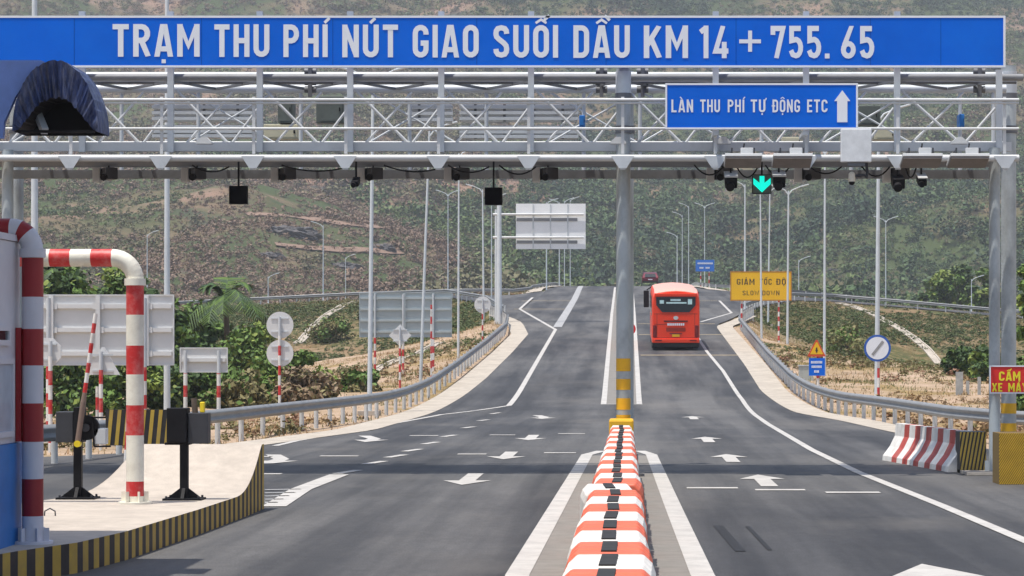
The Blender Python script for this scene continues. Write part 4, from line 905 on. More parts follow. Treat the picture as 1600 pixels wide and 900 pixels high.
def plate_back(shape, px, py, rpx, Z, label, post_px=None, thick=0.03, mat=sign_back, base_py=None, more=(), post_r=0.045, nm='road_sign'):
    x, z, r = gx(px, Z), gz(py, Z), rpx * Z / F; xp = gx(post_px or px, Z); g = tz(xp, Z) - 0.1
    t = thing(nm, label, 'road sign', (xp, Z, g + 0.1), 'road signs seen from behind')
    for (qx, qy) in ((px, py),) + tuple(more):
        x, z = gx(qx, Z), gz(qy, Z)
        if shape == 'round': out = [(x + r * math.cos(a), z + r * math.sin(a)) for a in np.linspace(0, 2 * math.pi, 36, endpoint=False)]
        elif shape == 'diamond': out = [(x - r, z), (x, z - r), (x + r, z), (x, z + r)]
        elif shape == 'tri': out = [(x - r * 1.06, z - r * .75), (x + r * 1.06, z - r * .75), (x + r * 0.08, z + r), (x - r * .08, z + r)]
        else: out = [(x + r * math.cos(a), z + r * math.sin(a)) for a in np.linspace(math.pi / 8, 2 * math.pi + math.pi / 8, 8, endpoint=False)]
        m = MB(); m.prism(out, 'y', Z + 0.06, Z + 0.06 + thick, mat); m.build('plate', t)
        for dz in (-.5, .5): m = MB(); m.bbox((x - r * .65, Z + 0.035, z + dz * r - 0.02), (x + r * .65, Z + 0.058, z + dz * r + 0.02), galv); m.build('clamp_bar', t)
    zt = z + r * 0.7 if not more else gz(py, Z) + r * .6
    zlow = min(gz(q[1], Z) for q in ((px, py),) + tuple(more)) - r * (1 if shape != 'tri' else .75)
    post_stripes(xp, Z - 0.02, g, zt, post_r, 0.31, parent=t, z_plain=zlow if shape != 'round' or not more else gz(py, Z) - r)
    return t
plate_back('round', 437, 508, 21, 80, 'pair of round pale sign backs one above the other on a striped post', more=((437, 552),))
plate_back('diamond', 625, 524, 17.5, 100, 'diamond shaped sign back on a striped post in front of the ribbed sign back')
plate_back('round', 754, 476, 13, 142, 'single round sign back on a striped post left of the cantilever mast')
plate_back('tri', 160, 567, 25, 56, 'triangular sign back on a striped post left of the red and white post', post_px=158)
plate_back('oct', 72, 550, 24, 55, 'pale sign back half hidden by the dark red and white post', post_px=79)
def stake(px, y0, y1, Z, label):
    x = gx(px, Z); g = tz(x, Z); o = post_stripes(x, Z, g - 0.1, g + (y1 - y0) * Z / F, 0.04, 0.3, name='marker_post'); tag(o, label, 'marker post', 'striped marker posts')
stake(674, 478, 608, 104, 'tall red and white marker post in front of the ribbed sign back')
stake(152, 572, 662, 60, 'red and white marker post right beside the triangular sign back')
# yellow slow down sign
Z = 160; x0, x1, z0, z1 = gx(1141, Z), gx(1237, Z), gz(470, Z), gz(424, Z)
t = thing('slow_down_sign', 'large yellow sign with dark lettering on striped posts', 'road sign', ((x0 + x1) / 2, Z, tz((x0 + x1) / 2, Z)))
m = MB(); m.bbox((x0, Z, z0), (x1, Z + 0.06, z1), sign_yellow); m.build('panel', t)
m = MB(); frame_flat(m, x0, x1, z0, z1, 0.07, Z, pbr('sign_rim_ochre', (0.45, 0.2, 0.02), 0.6)); m.build('rim', t)
m = MB(); 
for wd, a, b in (('GIẢM', 1151, 1179), ('TỐC', 1187, 1206), ('ĐỘ', 1213, 1228)): letters(m, wd, gx(a, Z), gx(b, Z), gz(445, Z), 9.5 * Z / F, Z, txt_dark, wt=0.8)
for wd, a, b in (('SLOW', 1160, 1186), ('DOWN', 1191, 1218)): letters(m, wd, gx(a, Z), gx(b, Z), gz(461.5, Z), 7.5 * Z / F, Z, txt_dark, wt=0.7)
m.build('lettering', t)
for px in (1159, 1217): post_stripes(gx(px, Z), Z + 0.12, tz(gx(px, Z), Z) - 0.1, z1 - 0.2, 0.06, 0.3, parent=t)
# round blue rimmed sign with grey bar
Z = 95; x, z, r = gx(1371, Z), gz(544, Z), 21 * Z / F
t = thing('end_limit_sign', 'round white sign with blue rim and a grey diagonal bar', 'road sign', (gx(1373, Z), Z, tz(gx(1373, Z), Z)))
circ = lambda rr, yy: [(x + rr * math.cos(a), z + rr * math.sin(a)) for a in np.linspace(0, 2 * math.pi, 40, endpoint=False)]
m = MB(); m.prism(circ(r, 0), 'y', Z, Z + 0.03, pbr('sign_rim_blue', (0.02, 0.10, 0.42), 0.5)); m.build('rim', t)
m = MB(); m.prism(circ(r * .84, 0), 'y', Z - 0.006, Z - 0.001, sign_white); m.build('face', t)
m = MB(); m.box((x + .01, Z - 0.012, z), (0.1, 0.006, r * 1.3), pbr('bar_grey', (0.28, 0.28, 0.28), 0.6), rot=Matrix.Rotation(math.radians(38), 3, 'Y')); m.build('bar', t)
post_stripes(gx(1373, Z), Z + 0.09, tz(gx(1373, Z), Z) - 0.1, z + r * .7, 0.05, 0.36, parent=t)
# triangle warning sign with a blue plate below
Z = 105; x = gx(1276, Z); t = thing('warning_sign', 'yellow triangle warning sign with red rim above a small blue plate', 'road sign', (x, Z, tz(x, Z)))
tri = lambda k, dz=0.0: [(x - 14.5 * k * Z / F, gz(557, Z) + dz), (x + 14.5 * k * Z / F, gz(557, Z) + dz), (x + 1.2 * k * Z / F, gz(557, Z) + 26 * k * Z / F + dz), (x - 1.2 * k * Z / F, gz(557, Z) + 26 * k * Z / F + dz)]
m = MB(); m.prism(tri(1), 'y', Z, Z + 0.03, pbr('sign_rim_red', (0.62, 0.07, 0.02), 0.5)); m.build('rim', t)
m = MB(); m.prism(tri(.72, 0.09), 'y', Z - 0.006, Z - 0.001, sign_yellow); m.build('face', t)
m = MB(); m.bbox((x - 0.03, Z - 0.012, gz(551, Z)), (x + 0.03, Z - 0.007, gz(543, Z)), txt_dark); m.bbox((x - 0.06, Z - 0.0125, gz(548, Z)), (x + 0.06, Z - 0.0072, gz(546.5, Z)), txt_dark); m.build('symbol', t)
m = MB(); m.bbox((gx(1264, Z), Z, gz(587, Z)), (gx(1289, Z), Z + 0.03, gz(559.5, Z)), sign_blue); m.build('plate', t)
m = MB()
for yy, hw in ((566, 9), (573, 8), (580.5, 4)):
    for k in range(int(hw)): m.bbox((x + (-hw + 2 * k + .2) * Z / F, Z - 0.008, gz(yy + 1.9, Z)), (x + (-hw + 2 * k + 1.6) * Z / F, Z - 0.002, gz(yy - 1.9, Z)), sign_white)
m.build('lettering', t)
post_stripes(x + 0.06, Z + 0.09, tz(x, Z) - 0.1, gz(540, Z), 0.06, 0.4, parent=t)
Z = 108; t = thing('utility_box', 'pale metal utility box behind the right guardrail', 'utility box', (gx(1259, Z), Z, tz(gx(1259, Z), Z)))
m = MB(); m.bbox((gx(1249, Z), Z, tz(gx(1259, Z), Z) - 0.1), (gx(1271, Z), Z + 0.5, gz(572, Z)), pbr('utility_grey', (0.42, 0.45, 0.42), 0.6)); m.build('case', t, 0.015)
m = MB(); m.bbox((gx(1248, Z), Z - 0.03, gz(572, Z) + 0.002), (gx(1272, Z), Z + 0.53, gz(570.5, Z)), galv); m.build('lid', t)
# small blue sign at the crest
Z = 288; t = thing('distance_sign', 'small blue sign with two rows of white text on striped posts at the crest', 'road sign', (gx(1101, Z), Z, tz(gx(1101, Z), Z)))
m = MB(); m.bbox((gx(1087, Z), Z, gz(424, Z)), (gx(1116, Z), Z + 0.06, gz(406, Z)), pbr('crest_sign_blue', (0.02, 0.16, 0.6), 0.5)); m.build('panel', t)
m = MB()
for yy, a, b in ((411.5, 1090, 1114), (418.5, 1093, 1110)):
    for k in range(int((b - a) / 1.6)):
        if yy > 415 and k in (4, 5): continue
        m.bbox((gx(a + 1.6 * k, Z), Z - 0.02, gz(yy + 1.3, Z)), (gx(a + 1.6 * k + 1.2, Z), Z - 0.003, gz(yy - 1.3, Z)), sign_white)
m.build('lettering', t)
for px in (1095, 1108): post_stripes(gx(px, Z), Z + 0.12, tz(gx(px, Z), Z) - 0.2, gz(408, Z), 0.07, 0.4, parent=t)
# red sign half hidden behind the middle pole
Z = 118; x = gx(984, Z); t = thing('keep_left_sign', 'small red sign plate half hidden behind the middle gantry pole', 'road sign', (x, Z, rz(Z)))
m = MB(); m.prism([(x + 9.5 * Z / F * math.cos(a), gz(514, Z) + 9.5 * Z / F * math.sin(a)) for a in np.linspace(0, 2 * math.pi, 24, endpoint=False)], 'y', Z, Z + 0.03, sign_red); m.build('plate', t)
m = MB(); m.bbox((x - 5 * Z / F, Z - 0.01, gz(516, Z)), (x + 5 * Z / F, Z - 0.002, gz(512, Z)), sign_white); m.build('bar', t)
post_stripes(x, Z + 0.08, rz(Z), gz(508, Z), 0.05, 0.4, (galv, galv), parent=t)
# cantilever sign
Z = 172; xm = gx(780, Z); g = tz(xm, Z)
t = thing('cantilever_sign', 'large white sign back held over the left lane by a cantilever mast', 'road sign', (xm, Z, g))
m = MB(); m.tube((xm, Z, g - 0.2), (xm, Z, gz(300, Z)), 0.19, 0.15, lamp_steel, 16); m.build('mast', t)
m = MB(); m.tube((gx(774, Z), Z + 1.0, g - 0.2), (gx(774, Z), Z + 1.0, gz(326, Z)), 0.1, 0.09, lamp_steel, 12); m.build('mast', t)
for py in (335, 371):
    m = MB(); m.tube((gx(770, Z), Z, gz(py, Z)), (gx(912, Z), Z, gz(py, Z)), 0.085, 0.065, galv_white, 10); m.build('arm', t)
m = MB(); m.bbox((gx(806, Z), Z + 0.14, gz(389, Z)), (gx(915, Z), Z + 0.19, gz(318, Z)), pbr('white_sign_back', (0.82, 0.83, 0.83), 0.5, 0, 0.03, dirt=(0.5, 0.5, 0.5), dirt_amt=0.2)); m.build('panel', t)
m = MB()
for px in (833, 860, 887): m.bbox((gx(px - 1, Z), Z + 0.09, gz(388, Z)), (gx(px + 1, Z), Z + 0.138, gz(319, Z)), galv)
for py in (343, 378): m.bbox((gx(807, Z), Z + 0.1, gz(py + 2.5, Z)), (gx(902, Z), Z + 0.137, gz(py - 2.5, Z)), rail_steel)
m.build('stiffener', t)

# ------------------------------------------------------------------ median barriers
ORD = 'first second third fourth fifth sixth seventh eighth ninth tenth eleventh twelfth thirteenth fourteenth fifteenth sixteenth seventeenth eighteenth nineteenth twentieth'.split()
hb, tw, bw, Lb = 0.85, 0.51, 0.60, 0.94
prof = [(-bw / 2, 0.0), (-bw / 2, 0.14), (-bw / 2 + 0.02, 0.20), (-tw / 2 - 0.01, 0.36), (-tw / 2, 0.74), (-tw / 2 + 0.02, 0.80), (-tw / 2 + 0.07, hb), (tw / 2 - 0.07, hb), (tw / 2 - 0.02, 0.80), (tw / 2, 0.74), (tw / 2 + 0.01, 0.36), (bw / 2 - 0.02, 0.20), (bw / 2, 0.14), (bw / 2, 0.0)]
def barrier_body(mat):
    m = MB(); n = len(prof); secs = [(-Lb / 2, 0.94), (-Lb / 2 + 0.03, 1.0), (-0.22, 1.0), (-0.20, 0.97), (-0.12, 0.97), (-0.10, 1.0), (0.10, 1.0), (0.12, 0.97), (0.20, 0.97), (0.22, 1.0), (Lb / 2 - 0.03, 1.0), (Lb / 2, 0.94)]
    vs = [(a * k, y, 0.0 if b == 0 else b * (1 - (1 - k) * 0.35)) for y, k in secs for a, b in prof]
    fs = []
    for i in range(len(secs) - 1): fs += [(i * n + j, i * n + j + 1, (i + 1) * n + j + 1, (i + 1) * n + j) for j in range(n - 1)]
    fs += [tuple(range(n - 1, -1, -1)), tuple(range((len(secs) - 1) * n, len(secs) * n))]
    m.add(vs, fs, mat); return m
def proto_barrier(mat):
    t = bpy.data.objects.new('median_barrier', None); C.objects.link(t); t['category'] = 'barrier'; t['group'] = 'plastic barriers in the median row'
    o = barrier_body(mat).build('body', t); bv = o.modifiers.new('edge', 'BEVEL'); bv.width = 0.012; bv.segments = 2; bv.limit_method = 'ANGLE'
    m = MB(); m.bbox((-0.045, -0.38, hb - 0.004), (0.045, 0.36, hb + 0.010), rubber); m.build('top_slot', t)
    return t
protos = {0: proto_barrier(plast_or), 1: proto_barrier(plast_wh)}
used = set(); Y = 13.6; i = 0
NB = 28
while i < NB:
    k = i % 2; src = protos[k]
    if k in used:
        r = src.copy(); C.objects.link(r)
        for ch in src.children: c = ch.copy(); C.objects.link(c); c.parent = r
    else: r = src; used.add(k)
    kink = -0.06 if 22.0 < Y < 22.9 else 0.0
    r.location = (-0.12 + random.uniform(-0.012, 0.012) + kink, Y + (0.0), 0.004); r.rotation_euler = (0, 0, random.uniform(-0.02, 0.02) + (0.05 if kink else 0))
    f_ = (Y - 13.6) / 27.0; r.scale = (1.06 - 0.34 * f_, 1, 1)
    col = 'orange' if k == 0 else 'white'
    fromcam = i < 14; num = ORD[i] if fromcam else ORD[NB - 1 - i]
    r['label'] = f'{col} plastic median barrier, {num} counted from ' + ('the camera end of the row' if fromcam else 'the yellow block at the gantry pole')
    if kink: r['label'] = f'{col} plastic median barrier knocked askew out of the row'
    Y += 1.0; i += 1
t = thing('pole_guard', 'yellow guard block round the foot of the middle gantry pole', 'guard block', (gx(971, 42.3), 42.3, 0))
m = MB(); m.prism([(-0.2 + gx(971, 42.0), 41.5), (0.2 + gx(971, 42.0), 41.5), (0.2 + gx(971, 42.0), 42.42), (-0.2 + gx(971, 42.0), 42.42)], 'z', 0.004, 0.93, yellow_paint); m.build('block', t, 0.03)
m = MB(); m.bbox((gx(971, 42) - 0.205, 41.49, 0.3), (gx(971, 42) + 0.205, 41.498, 0.42), haz_black); m.build('black_band', t)

# ------------------------------------------------------------------ right side barriers
A, B = Vector((5.08, 48.0, 0)), Vector((5.72, 43.3, 0)); d = (B - A); Lr = d.length; d.normalize(); nrm = Vector((d.y, -d.x, 0))
if nrm.x > 0: nrm = -nrm           # towards the road
t = thing('concrete_barrier', 'white concrete barrier with red curved stripes at the right roadside', 'barrier', (A + B) / 2)
pr = [(0.34, 0.0), (0.33, 0.09), (0.20, 0.26), (0.10, 0.46), (0.085, 0.69), (-0.085, 0.69), (-0.10, 0.5), (-0.2, 0.26), (-0.30, 0.0)]
m = MB(); n = len(pr); cuts = [0]
for k in range(5): cuts += [Lr * (0.12 + 0.17 * k + 0.03), Lr * (0.12 + 0.17 * k + 0.11)]
cuts.append(Lr)
for k, (c0, c1) in enumerate(zip(cuts, cuts[1:])):
    mt = paint_white if k % 2 == 0 else pbr('barrier_red', (0.42, 0.05, 0.035), 0.6, 0, 0.15, 5.0, dirt=(0.5, 0.25, 0.2), dirt_amt=0.4, dirt_scale=4)
    q = lambda c, a: (A + d * (c + (0.16 * (1 - min(a[1], .5) / .5) * 0)) + nrm * a[0]) + Vector((0, 0, a[1]))
    m.add([q(c0, a) for a in pr] + [q(c1, a) for a in pr], [(j, j + 1, n + j + 1, n + j) for j in range(n - 1)], mt)
m.add([A + nrm * a[0] + Vector((0, 0, a[1])) for a in pr], [tuple(range(n))], paint_white); m.add([B + nrm * a[0] + Vector((0, 0, a[1])) for a in pr], [tuple(reversed(range(n)))], paint_white)
m.build('body', t)
def hazard_block(px0, px1, py0, Z, depth, label, slant, nst, mats=(haz_yellow, haz_black), base=0.004):
    x0, x1, z1 = gx(px0, Z), gx(px1, Z), gz(py0, Z)
    t = thing('hazard_block', label, 'crash block', ((x0 + x1) / 2, Z, base))
    m = MB(); m.bbox((x0, Z, base), (x1, Z + depth, z1), mats[1]); m.build('core', t)
    m = MB(); w = (x1 - x0) / nst
    for k in range(-int(abs(slant) / w) - 1, nst + int(abs(slant) / w) + 1):
        poly = [(x0 + w * k, base), (x0 + w * (k + .55), base), (x0 + w * (k + .55) + slant, z1), (x0 + w * k + slant, z1)]
        def clip(P, xc, keep):
            out = []
            for a, b in zip(P, P[1:] + P[:1]):
                ia, ib = (a[0] - xc) * keep >= 0, (b[0] - xc) * keep >= 0
                if ia: out.append(a)
                if ia != ib: s = (xc - a[0]) / (b[0] - a[0]); out.append((xc, a[1] + (b[1] - a[1]) * s))
            return out
        poly = clip(poly, x0, 1); poly = clip(poly, x1, -1) if poly else poly
        if len(poly) >= 3: m.prism(poly, 'y', Z - 0.004, Z - 0.001, mats[0])
    m.build('stripes', t)
    return t
hazard_block(1500, 1541, 675, 42.9, 0.6, 'worn yellow and black block at the end of the red and white barrier', 0.12, 7)
hb2 = hazard_block(1561, 1616, 677, 39.2, 0.7, 'yellow block with fine black netting at the right edge', 0.5, 16, (pbr('mesh_yellow', (0.60, 0.36, 0.02), 0.6), pbr('mesh_dark', (0.16, 0.10, 0.02), 0.7)))
m = MB(); m.bbox((gx(1500, 42.9), 42.0, 0.006), (gx(1640, 40), 44.8, 0.05), apron_mat); tag(m.build('pole_footing'), 'pale concrete footing under the right gantry poles', 'footing')

# ------------------------------------------------------------------ toll island on the left
IZ = 0.28
isl = thing('toll_island', 'raised cream concrete toll island with black and yellow striped kerb', 'traffic island', (-6, 26, 0))
redge = [(-6.2, 8), (-6.1, 16), (-5.75, 21.0), (-5.40, 22.6), (-5.09, 23.6), (-4.93, 25.0), (-4.80, 28.5), (-4.74, 31.5), (-4.74, 33.2)]
fine = []
for a, b in zip(redge, redge[1:]):
    k = max(1, round(math.hypot(b[0] - a[0], b[1] - a[1]) / 0.155)); fine += [(a[0] + (b[0] - a[0]) * i / k, a[1] + (b[1] - a[1]) * i / k) for i in range(k)]
fine.append(redge[-1])
def itop(Y): 
    s = min(1, max(0, (Y - 30.9) / 2.1)); return IZ + 0.56 * s ** 2.2
XLI = lambda Y: -7.2 if Y < 29 else -7.2 + min(1, (Y - 29) / 4.0) * 0.85
m = MB()
for (x, y), (x2, y2) in zip(fine, fine[1:]): m.add([(x, y, itop(y)), (XLI(y), y, itop(y)), (XLI(y2), y2, itop(y2)), (x2, y2, itop(y2))], [(0, 3, 2, 1)], concrete, True)
x, y = fine[-1]; m.add([(x, y, itop(y)), (x, y, 0), (XLI(y), y, 0), (XLI(y), y, itop(y))], [(0, 1, 2, 3)], concrete)
m.add([(XLI(8), 8, 0), (XLI(8), 8, IZ), (XLI(29), 29, IZ), (XLI(29), 29, 0)], [(0, 1, 2, 3)], concrete)
for k in range(12):
    ya, yb = 29 + 4.2 * k / 12, 29 + 4.2 * (k + 1) / 12; m.add([(XLI(ya), ya, 0), (XLI(ya), ya, itop(ya)), (XLI(yb), yb, itop(yb)), (XLI(yb), yb, 0)], [(0, 1, 2, 3)], concrete)
m.build('island_top', isl)
m = MB()
for i, ((x, y), (x2, y2)) in enumerate(zip(fine, fine[1:])):
    sh = 0.035
    m.add([(x + 0.004, y, 0.0), (x2 + 0.004, y2, 0.0), (x2 + 0.004, y2 , itop(y2) + 0.002), (x + 0.004, y, itop(y) + 0.002)], [(0, 1, 2, 3)], haz_yellow if i % 2 else haz_black)
x, y = fine[-1]
for k in range(10): 
    xa = x + 0.004 - 0.16 * k; m.add([(xa, y + 0.004, 0), (xa - 0.16, y + 0.004, 0), (xa - 0.16, y + 0.004, itop(y)), (xa, y + 0.004, itop(y))], [(0, 1, 2, 3)], haz_yellow if k % 2 else haz_black)
m.build('striped_kerb', isl)
for (px, py) in ((78, 806), (242, 770), (342, 769)):
    q = W(px, py, 1.77 * F / (py - PY)); mm = MB(); mm.pipe([(q.x - 0.06, q.y, IZ - 0.02), (q.x - 0.055, q.y, IZ + 0.05), (q.x, q.y, IZ + 0.08), (q.x + 0.055, q.y, IZ + 0.05), (q.x + 0.06, q.y, IZ - 0.02)], 0.008, dark_grey, 6); mm.build('lifting_loop', isl)
# hazard board beyond the island
hz = thing('hazard_board', 'black and yellow slanted stripe board behind the red and white post', 'hazard board', (gx(213, 34.3), 34.3, 0))
Z = 34.3; x0, x1, z0, z1 = gx(165, Z), gx(268, Z), gz(696, Z), gz(640, Z)
m = MB(); m.bbox((x0, Z, z0), (x1, Z + 0.04, z1), haz_black); m.build('board', hz)
m = MB(); w = (x1 - x0) / 8
for k in range(8): m.prism([(x0 + w * k + 0.01, z0 + .003), (x0 + w * (k + .45) + 0.01, z0 + .003), (x0 + w * (k + .5) + 0.05, z1 - .003), (x0 + w * (k + .05) + 0.05, z1 - .003)], 'y', Z - 0.004, Z - 0.001, haz_yellow)
m.build('stripes', hz)
for px in (205, 255): m = MB(); m.bar((gx(px, Z), Z + 0.08, 0), (gx(px, Z), Z + 0.08, z1 - 0.05), 0.06, 0.06, dark_grey); m.build('leg', hz)

# height limit posts (bent pipes)
def bent(name, label, px, Z, r, zt, xa, za, mats, bands, base=IZ, bend=0.32, elbow=False):
    x = gx(px, Z); t = thing(name, label, 'height limit post', (x, Z, base), 'red and white height limit posts')
    pts = [(x, Z, base)]; mt = []
    for z, k in bands: pts.append((x, Z, z)); mt.append(mats[k])
    zc = pts[-1][2]
    for q_, a in enumerate(np.linspace(0, math.pi / 2, 9)[1:]): pts.append((x - bend * (1 - math.cos(a)), Z, zc + bend * math.sin(a))); mt.append(mats[1 if elbow and q_ in (4, 5) else 0])
    xx = pts[-1][0]; zz = pts[-1][2]; k = 1
    while xx > xa: xx2 = xx - (0.11 if elbow else 0.24); pts.append((xx2, Z, zz)); mt.append(mats[k % 2]); k += 1; xx = xx2
    m = MB(); m.pipe(pts, r, mt, 20); m.build('pipe', t)
    m = MB(); m.tube((x, Z, base), (x, Z, base + 0.025), r * 1.9, r * 1.9, mats[0], 20)
    for q in range(6): a = q * math.pi / 3; m.box((x + math.cos(a) * r * 1.3, Z + math.sin(a) * r * 1.3, base + 0.08), (r * .5, 0.012, 0.13), mats[0], rot=Matrix.Rotation(a, 3, 'Z'))
    m.build('base_flange', t)
    m = MB(); m.tube((x, Z, zc - 0.06), (x, Z, zc + 0.02), r * 1.22, r * 1.22, mats[0], 20); m.build('collar', t)
Z = 29.6; bz = lambda py, Z: gz(py, Z)
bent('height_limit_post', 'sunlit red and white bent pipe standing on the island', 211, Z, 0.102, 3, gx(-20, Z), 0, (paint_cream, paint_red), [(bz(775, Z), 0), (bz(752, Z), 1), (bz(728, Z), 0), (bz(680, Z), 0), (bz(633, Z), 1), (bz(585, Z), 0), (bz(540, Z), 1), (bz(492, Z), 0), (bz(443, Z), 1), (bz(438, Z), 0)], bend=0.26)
Z = 23.5; bent('height_limit_post', 'shaded dark red and white bent pipe beside the toll booth', 51, Z, 0.098, 3, gx(-60, Z), 0, (booth_white, paint_red_dk), [(bz(806, Z), 0), (bz(748, Z), 1), (bz(690, Z), 0), (bz(630, Z), 1), (bz(571, Z), 0), (bz(514, Z), 1), (bz(464, Z), 0), (bz(403, Z), 1), (bz(392, Z), 0)], bend=0.2, elbow=True)  # roof shade put into this post's white and red
# boom barriers
def boom(px, Z, label, arm, right):
    x = gx(px, Z); k = Z / F; t = thing('boom_barrier', label, 'boom barrier', (x, Z, IZ), 'boom barriers on the toll island')
    m = MB(); m.box((x, Z, (IZ + gz(690, Z)) / 2), (0.095, 0.095, gz(690, Z) - IZ), black_box); m.build('pillar', t, 0.008)
    m = MB(); m.box((x, Z, IZ + 0.012), (0.46, 0.36, 0.022), black_box)
    for s in (-1, 1): m.prism([(x + s * 0.048, IZ + 0.024), (x + s * 0.2, IZ + 0.024), (x + s * 0.048, IZ + 0.14)][::s], 'y', Z - 0.02, Z + 0.02, black_box)
    m.prism([(Z - 0.049, IZ + 0.024), (Z - 0.16, IZ + 0.024), (Z - 0.049, IZ + 0.14)], 'x', x - 0.02, x + 0.02, black_box)
    for sx in (-1, 1):
        for sy in (-1, 1): m.tube((x + sx * 0.19, Z + sy * 0.14, IZ + 0.02), (x + sx * 0.19, Z + sy * 0.14, IZ + 0.05), 0.014, 0.014, dark_grey, 8)
    m.build('base_plate', t)
    z1, z0 = gz(640, Z), gz(691, Z)
    if not right:
        m = MB(); m.bbox((x - 32 * k, Z - 0.1, z0), (x - 5 * k, Z + 0.14, gz(643, Z)), dark_grey); m.bbox((x - 4 * k, Z - 0.12, z0), (x + 9 * k, Z + 0.14, z1 + 0.03), black_box); m.build('cabinet', t, 0.008)
        m = MB(); m.tube((x + 15 * k, Z - 0.1, gz(668, Z)), (x + 15 * k, Z - 0.02, gz(668, Z)), 0.15, 0.15, black_box, 20); m.tube((x + 15 * k, Z - 0.13, gz(668, Z)), (x + 15 * k, Z - 0.1, gz(668, Z)), 0.05, 0.05, dark_grey, 12); m.build('drive_disc', t)
        m = MB(); m.bbox((x + 27 * k, Z - 0.1, gz(694, Z)), (x + 46 * k, Z + 0.05, gz(669, Z)), galv); m.build('motor_box', t, 0.01)
        m = MB(); m.bar((x + 24 * k, Z - 0.11, gz(652, Z)), (x + 47 * k, Z - 0.11, gz(652, Z)), 0.02, 0.02, black_box); m.bar((x + 25 * k, Z - 0.11, gz(652, Z)), (x + 28 * k, Z - 0.11, gz(697, Z)), 0.02, 0.02, black_box); m.bar((x + 28 * k, Z - 0.11, gz(697, Z)), (x + 54 * k, Z - 0.11, gz(697, Z)), 0.02, 0.02, black_box); m.build('guard_frame', t)
    else:
        m = MB(); m.bbox((x - 25 * k, Z - 0.12, z0), (x + 6 * k, Z + 0.14, z1 + 0.02), black_box); m.bbox((x + 7 * k, Z - 0.06, gz(693, Z)), (x + 38 * k, Z + 0.16, gz(645, Z)), dark_grey); m.bbox((x - 30 * k, Z - 0.05, z0 - 0.03), (x + 10 * k, Z + 0.1, z0 - 0.002), black_box); m.build('cabinet', t, 0.008)
        m = MB(); m.bbox((x + 25 * k, Z - 0.04, gz(644.5, Z)), (x + 32 * k, Z + 0.04, gz(628, Z)), pbr('beacon_yellow', (0.8, 0.6, 0.02), 0.4)); m.build('beacon', t, 0.01)
        m = MB(); m.tube((x + 17 * k, Z, gz(645, Z)), (x + 15 * k, Z, gz(622, Z)), 0.035, 0.035, bark, 10); m.build('arm_stub', t)
    if arm:
        p0 = Vector((x + 4 * k, Z - 0.16, gz(690, Z))); p1 = Vector((x + 32 * k, Z - 0.16, gz(490, Z))); m = MB(); n = 13
        for i in range(n):
            a = p0.lerp(p1, i / n); b = p0.lerp(p1, (i + 1) / n); m.tube(a, b, 0.034 if i < 5 else 0.025, 0.034 if i < 4 else 0.025, pbr('grip_brown', (0.20, 0.14, 0.11), 0.6) if i < 5 else (paint_red if i % 2 else paint_white), 10, caps=(i in (0, n - 1)))
        m.build('arm', t)
        m = MB(); m.tube(p0 + Vector((0.0, -0.04, -0.02)), p0 + Vector((0, 0.05, -0.02)), 0.04, 0.04, pbr('beacon_yellow', (0.8, 0.6, 0.02), 0.4), 12); m.build('pivot', t)
boom(122, 30.6, 'black boom barrier with its red and white arm raised, left one on the island', True, False)
boom(288, 30.4, 'black boom barrier without arm beside the striped board, right one on the island', False, True)
tgrey = thing('raised_boom_arm', 'slim red and white raised boom arm behind the sunlit bent pipe', 'boom arm', (gx(196, 33.8), 33.8, 0))  # raised arm of a further boom barrier
post_m = MB(); p0 = Vector((gx(193, 33.8), 33.8, 0.02)); p1 = Vector((gx(206, 33.8), 33.8, gz(560, 33.8)))
for i in range(8): post_m.tube(p0.lerp(p1, i / 8), p0.lerp(p1, (i + 1) / 8), 0.03, 0.03, paint_red if i % 2 else paint_white, 10, caps=(i in (0, 7)))
post_m.build('arm', tgrey)

# toll booth, awning and station roof (mostly outside the frame)
t = thing('toll_booth', 'white toll booth with blue base at the left edge', 'toll booth', (-6.4, 20, IZ))
bx0, bx1, by0, by1 = -7.15, -5.62, 17.0, 23.62
m = MB(); m.bbox((bx0, by0, gz(692, 23.4)), (bx1, by1, gz(378, 23.5)), booth_white); m.build('wall', t, 0.01)
m = MB(); m.bbox((bx0 - 0.01, by0 - 0.01, IZ), (bx1 + 0.012, by1 + 0.012, gz(692, 23.4) - 0.002), booth_blue); m.build('base', t)
m = MB(); m.bbox((bx0 - 0.05, by0 - 0.1, gz(378, 23.5) + 0.002), (bx1 + 0.02, by1 + 0.02, gz(378, 23.5) + 0.06), booth_white); m.build('roof', t)
for (ya, yb, pa, pb) in ((22.0, 23.15, 508, 540), (22.0, 23.3, 560, 684), (18.4, 20.6, 420, 560)):
    w_ = MB(); za, zb_ = gz(pb, 22.9), gz(pa, 22.9)
    w_.bbox((bx1 + 0.002, ya, za), (bx1 + 0.03, yb, za + 0.05), booth_white); w_.bbox((bx1 + 0.002, ya, zb_ - 0.05), (bx1 + 0.03, yb, zb_), booth_white); w_.bbox((bx1 + 0.002, yb - 0.05, za + 0.051), (bx1 + 0.03, yb, zb_ - 0.051), booth_white); w_.bbox((bx1 + 0.002, ya, za + 0.051), (bx1 + 0.03, ya + 0.05, zb_ - 0.051), booth_white)
    wo_ = w_.build('window', t); g_ = MB(); g_.bbox((bx1 + 0.001, ya + 0.05, za + 0.05), (bx1 + 0.012, yb - 0.05, zb_ - 0.05), glass_dk if pa < 550 else pbr('booth_glass', (0.42, 0.47, 0.54), 0.3)); g_.build('pane', wo_)
m = MB(); m.bar((bx1 + 0.03, 23.45, gz(690, 23.4)), (bx1 + 0.03, 23.45, gz(512, 23.4)), 0.05, 0.05, paint_red_dk); m.build('door_post', t)
Zq = 22.8; cx = gx(86, Zq); zb0 = gz(205, Zq)
